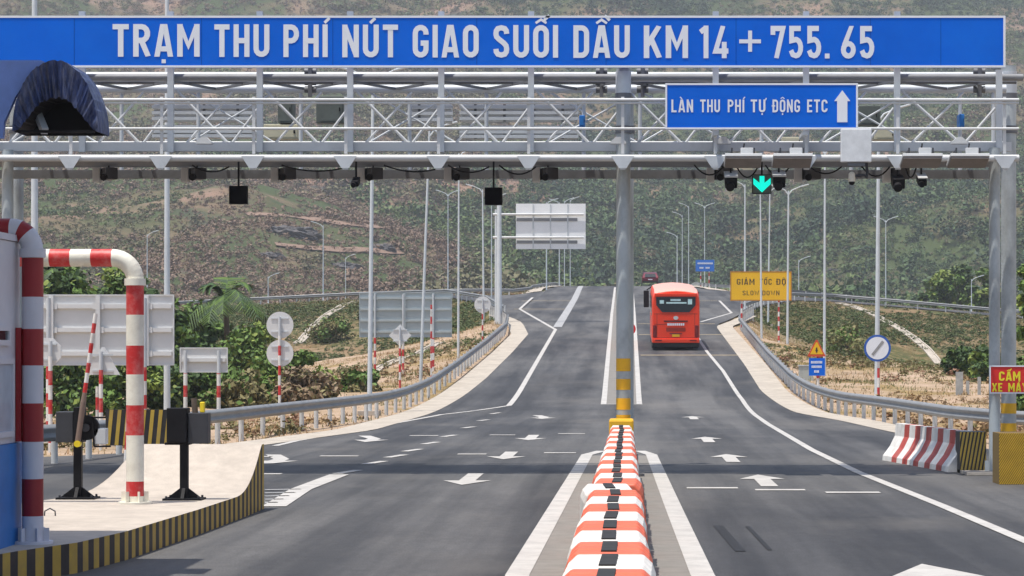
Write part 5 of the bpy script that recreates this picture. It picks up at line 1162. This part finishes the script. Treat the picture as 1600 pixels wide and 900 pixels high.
t = thing('awning', 'arched dark blue tarpaulin awning at the upper left over the booth', 'awning', (cx, Zq, zb0))
def archp(a, b, n=56): return [(cx + a * math.cos(t_), zb0 + b * math.sin(t_)) for t_ in np.linspace(math.pi, 0, n + 1)]
AO, BO, AI, BI = 67 * Zq / F, 111 * Zq / F, 61 * Zq / F, 54 * Zq / F
o_, i_ = archp(AO, BO), [(cx + AI * c, zb0 + BI * s) for c, s in ((-1, 0), (-.8, .3), (-.55, .66), (-.3, .92), (0, 1), (.25, .95), (.5, .72), (.75, .36), (1, 0))]
i_ = [(float(np.interp(k, np.linspace(0, 56, 9), [p[0] for p in i_])), float(np.interp(k, np.linspace(0, 56, 9), [p[1] for p in i_]))) for k in range(57)]
m = MB(); n = 57
fr = [(a[0], Zq + random.uniform(-.008, .008), a[1] + random.uniform(-.01, .01)) for q, a in enumerate(o_)]; fi = [(a[0], Zq + 0.03 + random.uniform(-.02, .02), a[1] + random.uniform(-.02, .01)) for q, a in enumerate(i_)]; bo = [(a[0], Zq + 0.5, a[1]) for a in o_]; bi = [(a[0], Zq + 0.5, a[1]) for a in i_]
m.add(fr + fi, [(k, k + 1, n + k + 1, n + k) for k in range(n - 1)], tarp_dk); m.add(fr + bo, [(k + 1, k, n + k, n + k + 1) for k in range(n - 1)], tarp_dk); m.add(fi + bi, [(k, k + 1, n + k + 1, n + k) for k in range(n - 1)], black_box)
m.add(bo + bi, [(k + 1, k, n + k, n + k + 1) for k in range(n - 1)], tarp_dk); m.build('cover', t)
m = MB(); m.add(bi, [tuple(range(n))], black_box); m.build('back_sheet', t)  # black sheet closing the back of the arch
m = MB(); m.bar((gx(40, Zq), Zq + 0.4, gz(165, Zq)), (gx(64, Zq), Zq + 0.15, gz(203, Zq)), 0.06, 0.06, galv); m.bar((cx - AI, Zq + 0.03, zb0), (cx + AI, Zq + 0.03, zb0), 0.025, 0.025, black_box); m.build('frame', t)
m = MB(); p = [(gx(-120, Zq), gz(215, Zq)), (gx(2, Zq), gz(215, Zq)), (gx(4, Zq), gz(190, Zq)), (gx(22, Zq), gz(150, Zq)), (gx(45, Zq), gz(118, Zq)), (gx(72, Zq), gz(98, Zq)), (gx(62, Zq), gz(93, Zq)), (gx(-120, Zq), gz(93, Zq))]
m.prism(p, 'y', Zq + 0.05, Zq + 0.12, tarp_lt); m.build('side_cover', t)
t = thing('station_roof', 'flat steel roof over the toll booth just outside the picture', 'roof', (-9, 15, 0))
m = MB(); m.bbox((-16, 2, 6.0), (-5.45, 24.15, 6.35), galv_white); m.build('roof_slab', t)
for yy in (8, 19): m = MB(); m.tube((-9.5, yy, 0), (-9.5, yy, 5.998), 0.16, 0.16, galv, 16); m.build('column', t)

# ------------------------------------------------------------------ bus and car
Yb = 133.0; xb = gx(1056, Yb); sl = math.atan(0.049)
bus = thing('coach_bus', 'red coach bus seen from behind climbing the right lane', 'bus', (xb, Yb, rz(Yb)))
R0 = Matrix.Rotation(sl, 3, 'X'); O = Vector((xb, Yb, rz(Yb)))
def bw_(p): return O + R0 @ Vector(p)
def bbuild(mb, name, par, bevel=0.0):
    mb.v = [tuple(bw_(p)) for p in mb.v]; return mb.build(name, par, bevel)
Wd = 1.24
m = MB(); secs = []
def sec(y, w, zt, zb=0.42, rr=0.22, crown=0.08):
    p = [(-w, zb), (-w, zt - rr - .35), (-w + 0.05, zt - rr), (-w + 0.12, zt - rr * .35), (-w + 0.3, zt - 0.02), (-w * .4, zt + crown * .6), (0, zt + crown), (w * .4, zt + crown * .6), (w - 0.3, zt - 0.02), (w - 0.12, zt - rr * .35), (w - 0.05, zt - rr), (w, zt - rr - .35), (w, zb)]
    return [(a, y, b) for a, b in p]
ss = [sec(0.0, Wd - .06, 2.98, 0.45), sec(0.06, Wd - 0.02, 3.02, 0.42), sec(0.3, Wd, 3.10), sec(0.7, Wd, 3.17), sec(1.2, Wd, 3.21), sec(11.4, Wd, 3.21), sec(11.9, Wd - .05, 3.05)]
n = 13
for i in range(len(ss) - 1):
    for j in range(n - 1):
        top = 3 <= j <= 8 and 1 <= i
        m.add([ss[i][j], ss[i][j + 1], ss[i + 1][j + 1], ss[i + 1][j]], [(3, 2, 1, 0)], bus_roof_m if top else bus_red, True)
m.add(ss[0], [tuple(reversed(range(n)))], bus_red); m.add(ss[-1], [tuple(range(n))], bus_red)
bbuild(m, 'body', bus)
m = MB(); m.bbox((-Wd + .02, 0.12, 0.18), (Wd - .02, 11.6, 0.415), bus_dark); bbuild(m, 'chassis', bus)
m = MB(); m.prism([(-1.03, 2.79), (-1.02, 2.36), (-0.70, 1.99), (0.70, 1.99), (1.02, 2.36), (1.03, 2.79)][::-1], 'y', -0.025, -0.003, glass_dk); bw1 = bbuild(m, 'rear_window', bus)
m = MB()
for a, b, c, d_ in ((-.84, -.62, 2.44, 2.62), (.62, .84, 2.40, 2.68), (-.28, .25, 2.58, 2.68), (-.5, .55, 2.44, 2.52)): m.bbox((a, -0.032, c), (b, -0.026, d_), pbr('window_decal', (0.55, 0.75, 0.75), 0.5))
o = bbuild(m, 'decal', bw1)
m = MB(); m.bbox((-1.1, -0.06, 2.83), (1.1, -0.003, 2.98), bus_red); bbuild(m, 'rear_spoiler', bus, 0.02)
m = MB(); m.bbox((-.62, -0.02, 1.50), (.62, -0.003, 1.56), bus_dark); m.bbox((-.32, -0.02, .86), (.32, -0.003, .9), bus_dark); bbuild(m, 'engine_vent', bus)
m = MB()
for k in range(9): m.bbox((-.44 + .1 * k, -0.014, 1.30), (-.44 + .1 * k + .075, -0.003, 1.42), sign_white)
bbuild(m, 'lettering', bus)
m = MB(); m.prism([(0.13 * math.cos(a), 1.70 + .1 * math.sin(a)) for a in np.linspace(0, 2 * math.pi, 16, endpoint=False)], 'y', -0.02, -0.003, galv_white); bbuild(m, 'emblem', bus)
m = MB()
for zz in (1.90, 1.36, .66): m.bbox((-1.12, -0.006, zz), (-.46 if zz == 1.36 else 1.12, -0.002, zz + .014), bus_dark)
for xx in (-.98, .98): m.bbox((xx - .007, -0.0065, .68), (xx + .007, -0.0025, 1.94), bus_dark)
for k in range(6): m.bbox((-.5, -0.009, 1.0 + .035 * k), (.5, -0.003, 1.012 + .035 * k), bus_dark)
bbuild(m, 'panel_seams', bus)
m = MB(); m.bbox((-.19, -0.02, .72), (.19, -0.004, .84), sign_yellow); bbuild(m, 'number_plate', bus)
for s in (-1, 1):
    m = MB(); m.bbox((s * 1.0 if s > 0 else -1.19, -0.03, .68), (1.19 if s > 0 else -1.0, 0.08, 1.32), lamp_red); bbuild(m, 'tail_light', bus, 0.03)
m = MB(); m.bbox((-1.22, -0.07, .40), (1.22, -0.003, .62), bus_red); bbuild(m, 'bumper', bus, 0.03)
m = MB(); 
for s in (-1, 1): m.bbox((s * .9 - .17, -0.078, .5), (s * .9 + .17, -0.071, .56), lamp_red)
bbuild(m, 'reflector', bus)
for s in (-1, 1):
    for yy in (3.1, 9.4):
        m = MB(); xs_ = s * (Wd - 0.16); m.tube((xs_ - 0.15, yy, .5), (xs_ + 0.15, yy, .5), 0.5, 0.5, rubber, 24); wt_ = bbuild(m, 'wheel', bus)
        m = MB(); m.tube((xs_ + s * .1, yy, .5), (xs_ + s * .155, yy, .5), 0.27, 0.25, galv, 20); bbuild(m, 'rim', wt_)
for s in (-1, 1): m = MB(); m.bbox((s * (Wd + .002), 1.6, 1.75), (s * (Wd + .012), 11.0, 2.75), glass_dk); bbuild(m, 'side_window', bus)
m = MB(); m.box((-Wd - 0.22, 11.7, 2.35), (0.3, 0.16, 0.95), black_box); m.bar((-Wd - .2, 11.7, 2.85), (-Wd + .1, 11.6, 3.05), 0.07, 0.07, black_box); bbuild(m, 'mirror', bus, 0.03)
m = MB(); m.box((Wd + 0.16, 11.7, 2.45), (0.22, 0.16, 0.6), black_box); m.bar((Wd + .16, 11.7, 2.75), (Wd - .1, 11.6, 3.0), 0.07, 0.07, black_box); bbuild(m, 'mirror', bus, 0.03)

Yc = 282.0; xc = gx(1016, Yc); O = Vector((xc, Yc, rz(Yc))); R0 = Matrix.Rotation(math.atan((rz(Yc + 2) - rz(Yc - 2)) / 4), 3, 'X')
car = thing('hatchback_car', 'dark maroon car going over the crest ahead of the bus', 'car', O)
m = MB()
pr_ = [(0.0, .35), (-0.03, .8), (0.02, .95), (0.35, 1.42), (0.9, 1.52), (2.3, 1.5), (3.1, 1.0), (4.1, .88), (4.2, .4)]
nn = len(pr_)
for s in (-1, 1):
    pass
L1 = [(-.88, y, z) if z < 1.05 else (-.72, y, z) for y, z in pr_]; R1 = [(.88, y, z) if z < 1.05 else (.72, y, z) for y, z in pr_]
m.add(L1 + R1, [(k, nn + k, nn + k + 1, k + 1) for k in range(nn - 1)] + [tuple(reversed(range(nn))), tuple(range(nn, 2 * nn))], car_red); bbuild(m, 'body', car, 0.05)
m = MB(); m.add([(-.62, -.01, 1.0), (.62, -.01, 1.0), (.56, .27, 1.38), (-.56, .27, 1.38)], [(0, 1, 2, 3)], glass_dk); m.v = [(x_, y_ - 0.025, z_) for x_, y_, z_ in m.v]; bbuild(m, 'rear_window', car)
for s in (-1, 1):
    m = MB(); m.bbox((s * .62 if s > 0 else -.87, -.055, .78), (.87 if s > 0 else -.62, -.002, .95), lamp_red); bbuild(m, 'tail_light', car, 0.02)
    for yy in (.75, 3.35): m = MB(); m.tube((s * .86 - .11, yy, .31), (s * .86 + .05 * s + (.0), yy, .31), 0.31, 0.31, rubber, 18); bbuild(m, 'wheel', car)
m = MB(); m.bbox((-.84, -.1, .36), (.84, -.035, .56), black_box); bbuild(m, 'bumper', car, 0.02)
m = MB(); m.bbox((-.24, -.05, .68), (.24, -.032, .78), sign_white); bbuild(m, 'number_plate', car)

# ------------------------------------------------------------------ vegetation
def leaf_quads(centres, radii, per, size, rg, flat=0.75):
    """random leaf quads spread through clumps; returns verts, faces, clump index per face"""
    n = len(centres) * per
    ci = np.repeat(np.arange(len(centres)), per)
    d = rg.normal(size=(n, 3)); d /= np.linalg.norm(d, axis=1)[:, None]; rad = rg.random(n) ** 0.4
    p = centres[ci] + d * (rad * radii[ci])[:, None] * np.array([1, 1, flat])
    nrm = d * 0.6 + rg.normal(size=(n, 3)) * 0.6 + np.array([0, 0, 0.5]); nrm /= np.linalg.norm(nrm, axis=1)[:, None]
    t = np.cross(nrm, rg.normal(size=(n, 3))); t /= np.linalg.norm(t, axis=1)[:, None]; b = np.cross(nrm, t)
    s = size * (0.6 + 0.8 * rg.random(n))[:, None]; L_ = s * 0.5; w_ = s * 0.3
    v = np.stack([p - t * L_, p - b * w_ + t * L_ * 0.1, p + t * L_, p + b * w_ + t * L_ * 0.1], 1).reshape(-1, 3)
    return v, np.arange(n * 4).reshape(-1, 4), ci
def tree(name, x, y, h, rx, label, cat, mats, seed, group, clumps=26, per=130, leaf=0.26, low=0.15, ground=None):
    rg = np.random.default_rng(seed); g = tz(x, y) if ground is None else ground
    t = thing(name, label, cat, (x, y, g), group)
    m = MB(); hh = h * 0.55; pts = [(x, y, g - 0.3), (x + rg.normal() * .1, y, g + hh * .4), (x + rg.normal() * .2, y, g + hh), (x + rg.normal() * .3, y, g + h * .85)]
    r0 = max(0.05, h * 0.028); m.pipe(pts, [r0 * 1.3, r0, r0 * .7, r0 * .2], bark, 8)
    cs = []; rs = []
    for i in range(clumps):
        a = rg.random() * 2 * math.pi; zz = rg.random(); k = math.sqrt(max(0.05, 1 - (2 * zz - 0.75) ** 2 / 1.6)); rr = rx * k * math.sqrt(rg.random()) * 0.9
        c = np.array([x + rr * math.cos(a), y + rr * math.sin(a), g + h * (low + (0.93 - low) * zz)]); cs.append(c); rs.append(rx * (0.22 + 0.22 * rg.random()))
        if i < 9: m.tube(Vector(pts[2]).lerp(Vector(pts[1]), rg.random()), tuple(c), r0 * .35, r0 * .1, bark, 6)
    m.build('trunk', t)
    v, f, ci = leaf_quads(np.array(cs), np.array(rs), per, leaf, rg)
    cm = rg.integers(0, len(mats), len(cs)); mi = np.where(rg.random(len(f)) < 0.7, cm[ci], rg.integers(0, len(mats), len(f)))
    v = v - np.array([x, y, g]); o = np_mesh('crown', v, f, mats, mi, parent=t)
    return t
gT = 'trees and bushes on the left verge'; gR = 'trees and bushes on the right verge'
G3 = [leaf_a, leaf_b, leaf_c]
def tp(px, py_top, Z, wpx): 
    x = gx(px, Z); return x, Z, gz(py_top, Z) - tz(x, Z), wpx * Z / F * 1.25
for i, (nm, px, pt, Z, w, lab, mats, kw) in enumerate([
    ('tree', 95, 418, 108, 60, 'broad green tree behind the large grey sign back, left part', G3, {}),
    ('tree', 180, 416, 112, 62, 'broad green tree behind the bent red and white pipe', G3, {}),
    ('tree', 250, 450, 104, 46, 'green tree right of the sunlit post above the large sign back', [leaf_a, leaf_b], {}),
    ('tree', 310, 478, 120, 50, 'dark green tree behind the small pale sign back', [leaf_a, leaf_b, leaf_f], {}),
    ('bush', 395, 516, 112, 60, 'bright green bush left of the round sign backs', G3, {}),
    ('bush', 455, 548, 104, 48, 'leafy bright green plant beside the round sign backs', [leaf_a, leaf_c], {}),
    ('bush', 120, 560, 84, 60, 'dark bush below the large grey sign back', G3, {}),
    ('bush', 215, 556, 86, 60, 'bush behind the foot of the bent red and white pipe', G3, {}),
    ('bush', 310, 560, 92, 58, 'dark green bush under the small pale sign back', [leaf_a, leaf_b], {}),
    ('bush', 375, 585, 88, 46, 'olive dry bush behind the guardrail left of the round sign backs', [leaf_d, leaf_a, leaf_d], {}),
    ('bush', 475, 582, 92, 44, 'brownish dry bush right of the round sign backs', [leaf_e, leaf_d, leaf_e], {}),
    ('bush', 560, 580, 102, 30, 'small green shrub behind the left guardrail lamp post', [leaf_a, leaf_d], {}),
    ('bush', 520, 500, 205, 36, 'olive shrub on the left embankment below the gutter', [leaf_d, leaf_a], {}),
    ('bush', 590, 475, 215, 26, 'dark shrub on the embankment beside the ribbed sign back', [leaf_d, leaf_b], {})]):
    x, y, h, w = tp(px, pt, Z, w)
    tree(nm, x, y, max(h, 0.8), w, lab, nm, mats, 100 + i, gT, clumps=24 if nm == 'bush' else 34, per=150, leaf=0.24 if nm == 'bush' else 0.30, low=0.05 if nm == 'bush' else 0.12)
for i, (nm, px, pt, Z, w, lab, mats) in enumerate([
    ('tree', 1468, 422, 300, 26, 'green tree behind the far right guardrail, left of its row', G3), ('tree', 1500, 415, 310, 30, 'green tree behind the far right guardrail, tallest of its row', G3), ('tree', 1538, 420, 295, 28, 'green tree behind the far right guardrail next to the gantry pole', G3),
    ('bush', 1505, 545, 118, 27, 'dark green bush beside the wooden posts on the right', [leaf_b, leaf_a]), ('bush', 1540, 543, 114, 26, 'yellowish green bush right of the dark bush by the gantry pole', [leaf_a, leaf_c, leaf_b]),
    ('tree', 1612, 400, 92, 34, 'tall green tree at the right edge behind the gantry pole', G3), ('bush', 1608, 560, 84, 32, 'dark bush at the right edge behind the red board', [leaf_b, leaf_a]),
    ('bush', 1330, 512, 178, 40, 'low green shrub on the right embankment', [leaf_d, leaf_a, grass_g])]):
    x, y, h, w = tp(px, pt, Z, w)
    tree(nm, x, y, max(h, 0.8), w, lab, nm, mats, 200 + i, gR, clumps=24, per=150, leaf=0.5 if Z > 250 else 0.25, low=0.05)
def palm(px, py_c, Z, R_, label, seed, nf=15, base_py=None):
    rg = np.random.default_rng(seed); x = gx(px, Z); g = tz(x, Z); zc = gz(py_c, Z); t = thing('palm_tree', label, 'palm', (x, Z, g), gT)
    m = MB(); m.pipe([(x + .25, Z, g - .2), (x + .1, Z, (g + zc) / 2), (x, Z, zc)], [0.17, 0.13, 0.11], bark, 10); m.build('trunk', t)
    V, Fq = [], []
    for k in range(nf):
        a = 2 * math.pi * k / nf + rg.normal() * .2; el = 0.15 + 1.15 * rg.random(); L_ = R_ * (0.8 + .35 * rg.random()); pts = []
        for s in np.linspace(0, 1, 12):
            rr = L_ * s * math.cos(el) * (1 - .12 * s); zz = L_ * (s * math.sin(el) - 0.75 * s * s); pts.append(Vector((x + rr * math.cos(a), Z + rr * math.sin(a), zc + zz)))
        for i in range(len(pts) - 1):
            p, q = pts[i], pts[i + 1]; tt = (q - p).normalized(); sd = tt.cross(Vector((0, 0, 1))).normalized()
            for sgn in (-1, 1):
                for u in (0, .5):
                    b0 = p.lerp(q, u); ll = R_ * .30 * math.sin(math.pi * (0.12 + .8 * (i + u) / 11)); e = b0 + sd * sgn * ll * .8 + tt * ll * .55 + Vector((0, 0, -ll * .35)); w_ = tt * 0.045
                    o = len(V); V += [b0 - w_, b0 + w_, e + w_ * .3, e - w_ * .3]; Fq.append((o, o + 1, o + 2, o + 3))
            o = len(V); V += [p - sd * .025, p + sd * .025, q + sd * .02, q - sd * .02]; Fq.append((o, o + 1, o + 2, o + 3))
    V = np.array([tuple(v) for v in V]) - np.array([x, Z, g]); np_mesh('crown', V, np.array(Fq), [leaf_b, leaf_a, leaf_f], rg.integers(0, 3, len(Fq)), parent=t)
palm(352, 468, 114, 3.1, 'palm with arching dark fronds above the green bushes', 5)
palm(80, 425, 118, 2.0, 'palm crown rising behind the red and white pipe at the far left', 6)
for px, h, lab in ((1499, .8, 'grey wooden post beside the dark bush, left one'), (1512, .45, 'short grey wooden post between the taller ones'), (1530, .6, 'grey wooden post under the yellowish bush')):
    Z = 100; x = gx(px, Z); g = tz(x, Z); m = MB(); m.box((x, Z, g + h / 2), (0.12 if h < .7 else .28, .1, h + .2), wood_post); tag(m.build('fence_post'), lab, 'post', 'grey posts by the bush')

# grass on the verges and embankments
N = 90000
X = rng.uniform(-46, 46, N); Yg = 52 + 210 * rng.random(N) ** 0.8
keep = (np.abs(X) * 1.0 < 0.25 * Yg + 6)
yn, _ = lerp_edge(LN, X); yf, _ = lerp_edge(LF, X); keep &= ~((X < -6.5) & (Yg > yn - .8) & (Yg < yf + .8))
yn, _ = lerp_edge(RN, X); yf, _ = lerp_edge(RF, X); keep &= ~((X > 5.5) & (Yg > yn - .8) & (Yg < yf + .8))
keep &= (X < XL(Yg) - 1.35) | (X > XR(Yg) + 1.3)
dens = fbm(X / 9.0, Yg / 9.0, 4, 77); keep &= rng.random(N) < sstep(0.34, 0.60, dens) + 0.02; keep &= rng.random(N) < np.where(Yg > 190, .45, .7)
X, Yg, dens = X[keep], Yg[keep], dens[keep]; n = len(X); Zg = terrain(X, Yg)
B_ = 6
ci = np.repeat(np.arange(n), B_); k = len(ci); base = np.stack([X, Yg, Zg - 0.02], -1)[ci] + rng.normal(size=(k, 3)) * np.array([.22, .22, 0])
hgt = (0.04 + 0.17 * rng.random(k) ** 2.5) * (0.5 + 0.9 * dens[ci]); lean = rng.normal(size=(k, 3)) * np.array([.3, .3, 0]) * hgt[:, None]
sd = rng.normal(size=(k, 3)) * np.array([1, 1, 0]); sd /= np.linalg.norm(sd, axis=1)[:, None]; wv = sd * (0.012 + .018 * rng.random(k))[:, None]
tip = base + lean + np.stack([np.zeros(k), np.zeros(k), hgt], -1)
v = np.stack([base - wv, base + wv, tip + wv * .25, tip - wv * .25], 1).reshape(-1, 3)
gm = fbm(X / 14.0 + 40, Yg / 14.0, 3, 91); cm = np.where(gm > np.where(Yg > 190, .44, .54), 2, np.where(rng.random(n) < .55, 0, 1)); mi = np.where(rng.random(k) < .8, cm[ci], rng.integers(0, 3, k))
o = np_mesh('dry_grass', v, np.arange(k * 4).reshape(-1, 4), [straw, straw2, grass_g], mi); tag(o, 'dry straw coloured grass over the verges and embankments', 'grass', kind='stuff')
# scrub and woods on the mountainside
def scrub(name, n, ylo, yhi, smin, smax, mats, probs, seed, label, thr, per=90, leaf=0.20, clump_scale=45.0, bare=0.20, height=(.75, 1.15), verge=False):
    rg = np.random.default_rng(seed); Y = ylo + (yhi - ylo) * rg.random(n) ; X = rg.uniform(-0.36, 0.27, n) * Y + rg.normal(size=n) * 5
    if verge: X = rg.uniform(-46, 40, n)
    dn = fbm(X / clump_scale, Y / (clump_scale * 1.3), 4, seed + 9); dn2 = fbm(X / 11.0, Y / 15.0, 3, seed + 19)
    az = X / Y + 0.05 * (fbm(X / 70.0 + 5, Y / 90.0, 3, seed + 3) - 0.5); green = sstep(-0.085, -0.02, az) * (0.75 + 0.25 * sstep(0.07, -0.02, az))
    low = sstep(-0.05, -0.10, az) * sstep(760, 560, Y) * bare      # fewer bushes on the bare lower left slope
    k = (dn * 0.6 + dn2 * 0.4) > thr + low + rg.normal(size=n) * .03
    if verge:
        k &= (X < XL(Y) - 1.8) | (X > XR(Y) + 1.9)
        for sd_, N_, F_ in ((-1, LN, LF), (1, RN, RF)):
            yn, _ = lerp_edge(N_, X); yf, _ = lerp_edge(F_, X); k &= ~((X * sd_ > 5.5) & (Y > yn - 1.2) & (Y < yf + 1.2))
    X, Y, dn = X[k], Y[k], dn[k]; n = len(X); Z_ = terrain(X, Y)
    s = smin + (smax - smin) * rg.random(n) ** 2
    if verge: az_g = np.full(n, .45)
    else: az_g = green[k]
    T = []
    for q in range(5):
        cs = rg.normal(size=(5, 3)) * np.array([.28, .28, .18]) + np.array([0, 0, .42]); v, f, c = leaf_quads(cs, np.full(5, .34), per // 5, leaf, rg, .8); T.append(v)
    ti = rg.integers(0, 5, n); nf = len(T[0]) // 4; ang = rg.random(n) * 6.283; V = np.empty((n, nf * 4, 3), np.float32)
    Tm = np.stack(T); B = Tm[ti] * s[:, None, None]; ca, sa = np.cos(ang)[:, None], np.sin(ang)[:, None]
    V[:, :, 0] = B[:, :, 0] * ca - B[:, :, 1] * sa + X[:, None]; V[:, :, 1] = B[:, :, 0] * sa + B[:, :, 1] * ca + Y[:, None]; V[:, :, 2] = B[:, :, 2] * (height[0] + (height[1] - height[0]) * rg.random(n))[:, None] + Z_[:, None] - 0.1 * s[:, None]
    cn = fbm(X / 55.0 + 9, Y / 95.0, 4, 331 if not verge else 77); order = np.clip(((cn - 0.25) / 0.5 * 1.0 - .08 + (az_g - .4) * .7 + rg.normal(size=n) * .10), 0, .999); cum = np.cumsum(probs); cm = np.searchsorted(cum, order)
    mi = np.repeat(np.clip(cm, 0, len(mats) - 1), nf); fl = rg.random(len(mi)) < .05; mi[fl] = rg.integers(0, len(mats), fl.sum())
    o = np_mesh(name, V.reshape(-1, 3), np.arange(n * nf * 4).reshape(-1, 4), mats, mi); tag(o, label, 'scrub', kind='stuff'); return n
h_a = leaf_mat('hill_mid_green', (0.064, 0.108, 0.036)); h_b = leaf_mat('hill_dark_green', (0.032, 0.062, 0.028)); h_c = leaf_mat('hill_light_green', (0.108, 0.150, 0.046)); h_d = leaf_mat('hill_olive', (0.14, 0.13, 0.065)); h_e = leaf_mat('hill_dry', (0.22, 0.15, 0.105))
scrub('hill_scrub', 58000, 385, 1300, 1.0, 3.4, [h_e, h_d, h_c, h_a, h_b], [.16, .22, .2, .24, .18], 301, 'mixed green and dry scrub covering the mountainside', 0.31)
scrub('hill_thicket', 138000, 385, 1250, 0.5, 1.5, [h_e, h_d, h_c, h_a], [.3, .3, .2, .2], 303, 'low dry thicket between the bushes on the mountainside', 0.24, per=30, leaf=0.36, bare=0.10)
scrub('hill_woods', 15000, 450, 1350, 3.5, 8.5, [h_d, h_c, h_a, h_b, h_b], [.1, .2, .3, .25, .15], 302, 'denser green woods in patches on the mountainside', 0.43, per=120, leaf=.16, clump_scale=90.0, bare=0.3)
v_a = leaf_mat('verge_green', (0.085, 0.115, 0.035)); v_d = leaf_mat('verge_olive', (0.17, 0.15, 0.06)); v_e = leaf_mat('verge_dry', (0.30, 0.20, 0.10)); v_f = leaf_mat('verge_rust', (0.24, 0.13, 0.075))
scrub('verge_weeds', 38000, 56, 262, 0.14, 0.6, [v_e, v_f, v_d, v_a], [.22, .12, .3, .36], 311, 'low dry weeds and green tufts over the verges and embankments', 0.47, per=36, leaf=.32, clump_scale=16.0, bare=0.0, height=(.5, .9), verge=True)
scrub('bank_weeds', 60000, 186, 264, 0.12, 0.55, [v_e, v_f, v_d, v_a], [.2, .14, .3, .36], 317, 'dry and green weeds covering the embankment slopes', 0.40, per=30, leaf=.36, clump_scale=12.0, bare=0.0, height=(.5, .9), verge=True)
# dark rock faces and pale tracks on the lower left slope
rock_m = pbr('dark_rock', (0.085, 0.082, 0.085), 0.9, 0, 0.35, 0.4, bump=0.8, bscale=1.5, dirt=(0.22, 0.17, 0.13), dirt_amt=0.6, dirt_scale=0.5)
def hill_hit(px, py):
    Y = np.arange(390, 1500, 1.0); X = (px - PX) * Y / F; zt = CH - (py - PY) * Y / F; h = terrain(X, Y); i = int(np.argmax(h >= zt)); return X[i], Y[i], h[i]
for i, (px, py, w, h, lab) in enumerate([(455, 366, 88, 26, 'largest dark rock face on the brown lower slope'), (595, 388, 42, 16, 'dark rock face right of the largest one'), (420, 402, 50, 15, 'dark rock outcrop below the largest rock face'), (535, 418, 54, 18, 'dark rock outcrop above the ribbed sign back'), (1300, 425, 26, 12, 'dark rock outcrop above the far right guardrail')]):
    X, Y, Zt = hill_hit(px, py); k = Y / F; rg = np.random.default_rng(400 + i); nu, nv = 64, 30; V = []
    for a in range(nv + 1):
        for b in range(nu):
            t = math.pi * a / nv; p = 2 * math.pi * b / nu; d = np.array([math.sin(t) * math.cos(p), math.sin(t) * math.sin(p), math.cos(t)])
            r = 1 + 1.1 * (fbm(np.array([d[0] * 3.4 + i * 7 + 9 + d[2]]), np.array([d[1] * 3.4 + d[2] * 3.1 + 9]), 5, 60 + i)[0] - 0.5)
            V.append((X + d[0] * r * w * k * .5, Y + d[1] * r * w * k * 0.3, Zt - h * k * .18 + d[2] * r * h * k * .6))
    f = [(a * nu + b, (a + 1) * nu + b, (a + 1) * nu + (b + 1) % nu, a * nu + (b + 1) % nu) for a in range(nv) for b in range(nu)]
    o = np_mesh('rock_outcrop', np.array(V), np.array(f), [rock_m]); tag(o, lab, 'rock', 'rock outcrops on the slope')
track_m = pbr('track_earth', (0.22, 0.145, 0.105), 0.95, 0, 0.2, 0.3)
for pts, w, lab in (([(385, 337), (440, 338), (500, 346), (560, 356), (640, 362), (700, 372)], 2.6, 'pale earth track crossing the lower left slope'), ([(430, 384), (490, 392), (560, 392), (640, 398)], 2.2, 'second earth track below the rock faces')):
    q = []
    for a, b in zip(pts, pts[1:]): q += [hill_hit(a[0] + (b[0] - a[0]) * t / 6, a[1] + (b[1] - a[1]) * t / 6) for t in range(6)]
    Q = np.array(q); 
    for _ in range(4): Q[1:-1] = (Q[:-2] + Q[1:-1] * 2 + Q[2:]) / 4
    strip('dirt_track', [tuple(p) for p in Q], -w * .55, w * .55, track_m, 0.35, lab, tz)

# ------------------------------------------------------------------ air
m = MB(); m.bbox((-1100, -60, -4), (1100, 2200, 340), galv)
o = m.build('haze'); o['kind'] = 'stuff'; o['label'] = 'pale haze of warm dry air over the valley'; o['category'] = 'haze'
hm = bpy.data.materials.new('haze_air'); hm.use_nodes = True; nt = hm.node_tree; nt.nodes.clear()
pv = nt.nodes.new('ShaderNodeVolumePrincipled'); pv.inputs['Color'].default_value = (0.88, 0.92, 1.0, 1); pv.inputs['Density'].default_value = 0.00027; pv.inputs['Anisotropy'].default_value = 0.1
mo = nt.nodes.new('ShaderNodeOutputMaterial'); nt.links.new(pv.outputs[0], mo.inputs['Volume'])
o.data.materials.clear(); o.data.materials.append(hm)
